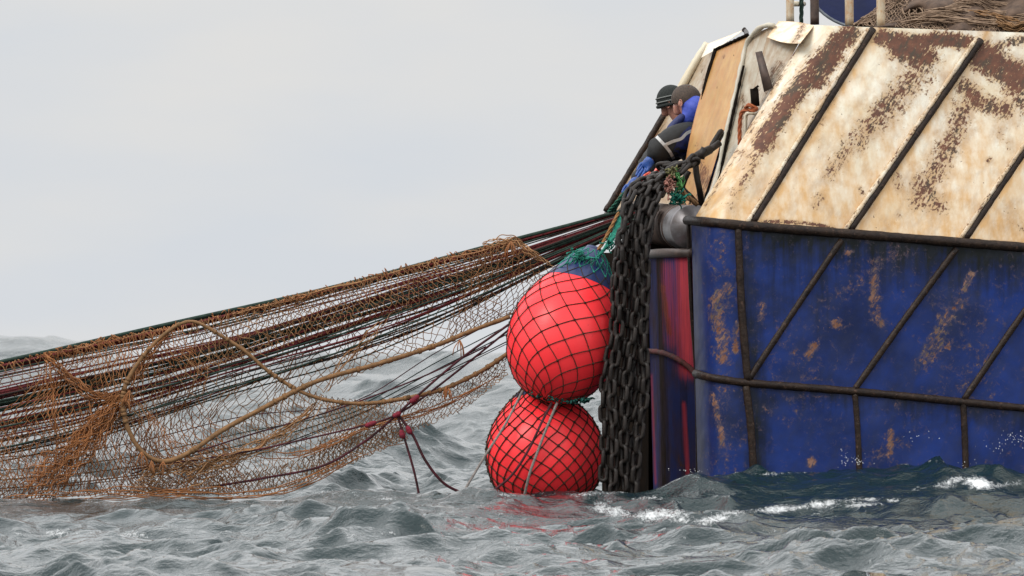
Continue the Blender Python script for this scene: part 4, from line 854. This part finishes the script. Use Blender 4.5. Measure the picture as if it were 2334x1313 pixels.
# rags and twine caught in the tangle
def rag(name, label, cat, m_, c, n, size, r, Y, seed):
    mb = MB(); frizz(mb, c, n, size, r, seed, Y); o = mb.build(name, m_, origin=V(c[0], c[1], Y)); return tag(o, label, cat)
rag('pink_rag', 'faded pink rag and frayed twine knotted onto the top of the chains', 'rag', M_pink, (1526, 422), 30, (7, 11), .0065, 44.02, 5)
rag('green_twine', 'light green twine tangled behind the pink rag', 'twine', M_green, (1546, 412), 22, (6, 13), .0065, 44.3, 6)
rag('teal_twine', 'teal twine heap between the chains and the roller', 'twine', M_teal, (1544, 450), 34, (12, 9), .0065, 44.35, 7)
rag('olive_twine', 'olive twine wound round the level chain', 'twine', rope_mat('olive_twine', (.16, .15, .06), (.08, .08, .04), 30), (1528, 392), 16, (8, 9), .007, 44.25, 8)
mb = MB(); twist(mb, [(1555, 436, 44.32), (1572, 452, 44.3), (1590, 466, 44.32)], .02, n=40); o = mb.build('rope', M_brown); tag(o, 'short tan rope end resting on the roller behind the chains', 'rope')
mb = MB()
for k in range(3): twist(mb, [(1418 + k * 3, 446 - k * 4, 44.8), (1400 + k * 3, 468, 44.9), (1388 + k * 6, 482 - k, 45.0)], .015, n=40)
o = mb.build('green_rope', rope_mat('deep_green_rope', (.03, .14, .09), (.015, .07, .05), 40)); tag(o, 'dark green rope dropping from the blue glove to the taut ropes', 'rope')
mb = MB(); P = spline([(1424, 456, 44.3), (1420, 462, 44.25), (1424, 470, 44.2), (1432, 466, 44.25), (1430, 456, 44.3), (1424, 455, 44.3)], 20); tube(mb, W(P[:, 0], P[:, 1], P[:, 2]), .008, 8); o = mb.build('steel_ring', mat('bright_ring_steel', (.6, .6, .58), None, .3, 20, .8)); tag(o, 'small bright metal ring at the left edge of the chains', 'ring')
# orange crumpled cloth
g_i, g_j = np.meshgrid(np.linspace(0, 1, 26), np.linspace(0, 1, 16), indexing='ij')
gx = 1458 + 56 * g_i + 4 * np.sin(g_j * 9 + g_i * 7); gy = 404 - 24 * g_i * 1.0 + 18 * g_j + 5 * np.sin(g_i * 14 + g_j * 5); gY = 44.75 + .05 * np.sin(g_i * 19 + g_j * 6) + .04 * np.cos(g_j * 15)
v, q = grid(None, W(gx, gy, gY)); o = mk('crumpled_cloth', np.concatenate([v, v + [0, .012, .002]]), np.concatenate([q, q[:, ::-1] + len(v)]), M_orange, origin=V(1485, 400, 44.75)); tag(o, 'crumpled orange red cloth lying between gloves and chains', 'cloth')

# ------------------------------------------------------------------ people
def skin(name, nodes, edges, m_, parent, sub=2, root=0):
    me = bpy.data.meshes.new(name); me.from_pydata([tuple(Vector(n[0]) - Vector(ORI[parent.name])) for n in nodes], edges, [])
    o = bpy.data.objects.new(name + '_tmp', me); scn.collection.objects.link(o)
    md = o.modifiers.new('s', 'SKIN'); md.use_smooth_shade = True; md.branch_smoothing = .6
    for i, n in enumerate(nodes):
        sv = me.skin_vertices[0].data[i]; r = n[1]; sv.radius = (r, r) if not isinstance(r, tuple) else r; sv.use_root = (i == root)
    if sub: s2 = o.modifiers.new('d', 'SUBSURF'); s2.levels = sub; s2.render_levels = sub
    dg = bpy.context.evaluated_depsgraph_get(); dg.update(); nm = bpy.data.meshes.new_from_object(o.evaluated_get(dg))
    bpy.data.objects.remove(o); nm.materials.clear(); nm.materials.append(m_); nm.name = name
    for p in nm.polygons: p.use_smooth = True
    r_ = bpy.data.objects.new(name, nm); link(r_, parent); ORI[r_.name] = ORI[parent.name]; return r_
def nearbvh(objs):
    vs = []; fs = []; 
    for o in objs:
        b = len(vs); off = Vector(ORI[o.name]); vs += [v.co + off for v in o.data.vertices]; fs += [[b + i for i in p.vertices] for p in o.data.polygons]
    return BVHTree.FromPolygons(vs, fs)
def ribbon(bvh, pts, wpx, Yst, m_, parent, name='reflective_band', off=.006):
    P = spline(pts, 26); T = np.gradient(P, axis=0); T /= np.linalg.norm(T, axis=1)[:, None]; Nn = np.stack([-T[:, 1], T[:, 0]], -1); rows = []
    for k in (-.5, -.17, .17, .5):
        row = []
        for p, n in zip(P, Nn):
            a = p + n * k * wpx; q1 = V(a[0], a[1], Yst); d = (q1 - cam.location).normalized(); h = bvh.ray_cast(q1, d)
            row.append(h[0] - d * off if h[0] is not None else None)
        rows.append(row)
    pts_ok = [c for c in range(26) if all(r[c] is not None for r in rows)]
    if len(pts_ok) < 3: return
    G = np.array([[rows[r][c][:] for r in range(4)] for c in pts_ok]); v, q = grid(None, G); n = len(v)
    mk(name, np.concatenate([v, v + [0, .004, 0]]), np.concatenate([q, q[:, ::-1] + n]), m_, parent)
def hand_nodes(nodes, edges, wrist, palm, Yc, fdir, r=.011, spread=7):
    """palm plus four fingers and a thumb, slightly curled; positions as photo px at depth"""
    nodes.append((V(palm[0], palm[1], Yc), .034)); pi = len(nodes) - 1; edges.append((wrist, pi))
    for k in range(4):
        o = (k - 1.5) * spread; L = (15, 18, 17, 12)[k]; nx, ny = -fdir[1], fdir[0]; prev = pi
        for s, (f, c) in enumerate(((.75, 0), (1.35, 3), (1.8, 9))):
            nodes.append((V(palm[0] + fdir[0] * L * f + nx * o * (.9), palm[1] + fdir[1] * L * f + ny * o * .9 + c, Yc - .012 * s + (k - 1.5) * .012), r * (1 - .12 * s))); edges.append((prev, len(nodes) - 1)); prev = len(nodes) - 1
    nx, ny = fdir[1], -fdir[0]
    nodes.append((V(palm[0] + nx * 10 + fdir[0] * 3, palm[1] + ny * 10 + fdir[1] * 3, Yc - .02), r * 1.1)); edges.append((pi, len(nodes) - 1))
    nodes.append((V(palm[0] + nx * 13 + fdir[0] * 13, palm[1] + ny * 13 + fdir[1] * 13, Yc - .03), r)); edges.append((len(nodes) - 2, len(nodes) - 1))
def make_person(Y, dx, dy, label, hat, hands, elbow, headoff=(0, 0)):
    p = lambda x, y, d=0: V(x + dx, y + dy, Y + d)
    hx_, hy_ = headoff
    ph = lambda x, y, d=0: V(x + dx + hx_, y + dy + hy_, Y + d)
    foot = p(1650, 700 - dy); t = thing('person', (foot.x, foot.y, 1.50), label, 'person')
    nodes = [(p(1640, 436), .14), (p(1618, 385), .135), (p(1592, 325), .15), (p(1580, 288), .10), (ph(1573, 262), .062), (ph(1566, 240), .085), (ph(1563, 224), .095), (ph(1551, 232, .025), .070), (ph(1545, 252, .03), .050), (ph(1535, 243, .04), .014), (ph(1543, 264, .03), .030)]
    edges = [(0, 1), (1, 2), (2, 3), (3, 4), (4, 5), (5, 6), (6, 7), (7, 8), (7, 9), (8, 10)]
    arms = []
    for sgn, (hp, ep) in zip((-1, 1), zip(hands, elbow)):
        b = len(nodes); nodes += [(p(1574, 300, sgn * .17), .075), (V(ep[0], ep[1], Y + ep[2]), .052), (V(hp[0] + 8, hp[1] - 8, Y + hp[2]), .034)]
        edges += [(2, b), (b, b + 1), (b + 1, b + 2)]; arms.append((b, b + 1, b + 2))
    for sgn in (-1, 1):
        b = len(nodes); zf = 1.50
        kn = p(1626, 560, sgn * .12); an = p(1655, 640, sgn * .12); an.z = zf + .09; kn.z = (zf + p(1640, 436).z) / 2; toe = an + Vector((-.19, 0, -.05)); heel = an + Vector((.04, 0, -.045))
        nodes += [(p(1643, 448, sgn * .10), .10), (kn, .066), (an, .042), (toe, .034), (heel, .034)]; edges += [(0, b), (b, b + 1), (b + 1, b + 2), (b + 2, b + 3), (b + 2, b + 4)]
    body = skin('body', nodes, edges, M_skin, t)
    # ear, hair or hat
    for sgn in (-1, 1):
        mb = MB(); c = ph(1551, 235, sgn * .088); ellipsoid(mb, c, (.017, .012, .030), Matrix.Rotation(.25, 4, 'Y'), 12, 8); P = [c + Vector((.012 * math.cos(a), sgn * .012, .026 * math.sin(a))) for a in np.linspace(-1.9, 2.2, 14)]; tube(mb, np.array(P), .005, 6); mb.build('ear', M_skin, t)
    c = ph(1565, 225); ro_ = Matrix.Rotation(math.radians(-34), 4, 'Y')
    mb = MB()
    if hat:
        ellipsoid(mb, ph(1558, 226), (.118, .106, .125), Matrix.Rotation(math.radians(-12), 4, 'Y'), 32, 16, -.18, 1); hb = mb.build('beanie', M_knit, t)
        Rm = Matrix.Rotation(math.radians(-12), 3, 'Y')
        for z in (.0, .034):
            mb = MB(); cc = ph(1558, 226); k = math.sqrt(1 - (z / .125) ** 2); pts_ = [cc + Rm @ Vector((.122 * k * math.cos(a), .110 * k * math.sin(a), z)) for a in np.linspace(0, 6.283, 41)]; tube(mb, np.array(pts_), .0055, 6, caps=False); mb.build('stripe', M_knitg, hb)
        mb = MB(); pts_ = [ph(1558, 226) + Rm @ Vector((.116 * math.cos(a), .106 * math.sin(a), -.03)) for a in np.linspace(0, 6.283, 41)]; tube(mb, np.array(pts_), .014, 8, caps=False); mb.build('cuff', M_knit, hb)
    else:
        ellipsoid(mb, ph(1564, 226, .004), (.118, .104, .116), Matrix.Rotation(math.radians(6), 4, 'Y'), 32, 18, -.38, 1); mb.build('hair', M_hair, t)
    # jacket
    jn = [(p(1634, 424), .18), (p(1612, 375), .19), (p(1590, 325), .20), (p(1582, 288), .155), (p(1576, 270), .10), (p(1552, 348, -.03), .15)]
    je = [(0, 1), (1, 2), (2, 3), (3, 4), (2, 5)]
    for (a, b_, c_), sgn in zip(arms, (-1, 1)):
        k = len(jn); S = Vector(nodes[a][0]); E = Vector(nodes[b_][0]); Wr = Vector(nodes[c_][0])
        jn += [(S, .135), (S.lerp(E, .5), .13), (E, .115), (E.lerp(Wr, .55), .09), (E.lerp(Wr, .95), .062)]; je += [(2, k), (k, k+1), (k+1, k+2), (k+2, k+3), (k+3, k+4)]
    jk = skin('jacket', jn, je, M_black, t)
    for me_ in (jk.data,):
        for v_ in me_.vertices:
            q_ = v_.co * 1.0; d = .022 * mnoise.noise(q_ * 8) + .012 * mnoise.noise(q_ * 19); v_.co += v_.normal * d
    if not hat:
        nv2 = [(p(1634, 424), .190), (p(1610, 370), .192), (p(1596, 342), .188)]; skin('jacket_lower', nv2, [(0, 1), (1, 2)], M_navy, t)
        hd = skin('hood', [(p(1598, 222, -.02), .055), (p(1590, 240, -.05), .11), (p(1576, 262, -.06), .125), (p(1566, 268, -.09), .05), (p(1552, 276, -.08), .035)], [(0, 1), (1, 2), (2, 3), (3, 4)], M_hood, t)
        for v_ in hd.data.vertices: v_.co += v_.normal * (.012 * mnoise.noise(v_.co * 11) + .006 * mnoise.noise(v_.co * 27))
        skin('collar', [(p(1560, 262, -.1), .03), (p(1545, 276, -.12), .035), (p(1530, 292, -.13), .038), (p(1522, 304, -.12), .03)], [(0, 1), (1, 2), (2, 3)], M_navy, t)
        bv = nearbvh([jk]); bv2 = nearbvh([o_ for o_ in t.children if o_.name.startswith('jacket')])
        ribbon(bv2, [(1548, 366), (1556, 340), (1568, 316), (1584, 300)], 36, Y - 1.0, M_navy, t, 'blue_panel', .004)
        ribbon(bv2, [(1496, 311), (1512, 328), (1526, 345), (1536, 362)], 7, Y - 1.0, M_refl, t)
        ribbon(bv2, [(1512, 332), (1535, 322), (1553, 316), (1565, 304), (1582, 296)], 7, Y - 1.0, M_refl, t)
    skin('trousers', [(p(1640, 438), .16)] + sum([[(nodes[b][0], .118), (nodes[b+1][0], .085), (Vector(nodes[b+2][0]) + Vector((0, 0, .03)), .07)] for b in (len(nodes) - 10, len(nodes) - 5)], []), [(0, 1), (1, 2), (2, 3), (0, 4), (4, 5), (5, 6)], M_trouser, t)
    for i_, (hp, (a, b_, c_)) in enumerate(zip(hands, arms)):
        gn = [(Vector(nodes[b_][0]).lerp(Vector(nodes[c_][0]), .9), .052), (Vector(nodes[c_][0]), .045)]; ge = [(0, 1)]
        hand_nodes(gn, ge, 1, (hp[0], hp[1]), Y + hp[2], (-.75, .66), .013); skin('glove', gn, ge, M_glove, t)
    return t
make_person(46.2, 0, 0, 'person with cropped brown hair bending over the stern in a black and blue jacket', False, [(1474, 374, -.35), (1482, 382, .1)], [(1506, 338, -.30), (1520, 345, .22)])
make_person(46.75, -8, 6, 'person in a striped black beanie, half hidden behind the crop-haired person', True, [(1440, 424, -.7), (1452, 412, -.2)], [(1500, 352, -.2), (1500, 350, .2)], headoff=(-20, -3))

# ------------------------------------------------------------------ spray where waves slap the hull
mb = MB(); rn = np.random.RandomState(33)
for (x, y, sx, sy, n) in [(2285, 1015, 30, 9, 24), (2090, 992, 18, 8, 10), (1925, 1045, 6, 12, 22), (1955, 1050, 10, 8, 30), (2190, 1062, 26, 6, 16), (1560, 1072, 30, 5, 16), (2310, 1000, 22, 8, 30)]:
    for k in range(n):
        a = rn.normal(x, sx); b = rn.normal(y, sy); Yd = 43.6 + rn.uniform(-.3, .1); ellipsoid(mb, W(a, b, Yd), np.array([1, 1, 1]) * rn.uniform(.0012, .0036), None, 5, 4)
ms, ts, bs_ = newmat('spray_white'); bs_.inputs['Base Color'].default_value = (.85, .88, .9, 1); bs_.inputs['Roughness'].default_value = .3
n_ = noise(ts, 40); ts.links.new(mix(ts, n_, (.8, .83, .85), (.9, .92, .93)), bs_.inputs['Base Color'])
o = mb.build('spray', ms); tag(o, 'white droplets of spray thrown up along the hull', 'spray', kind='stuff')
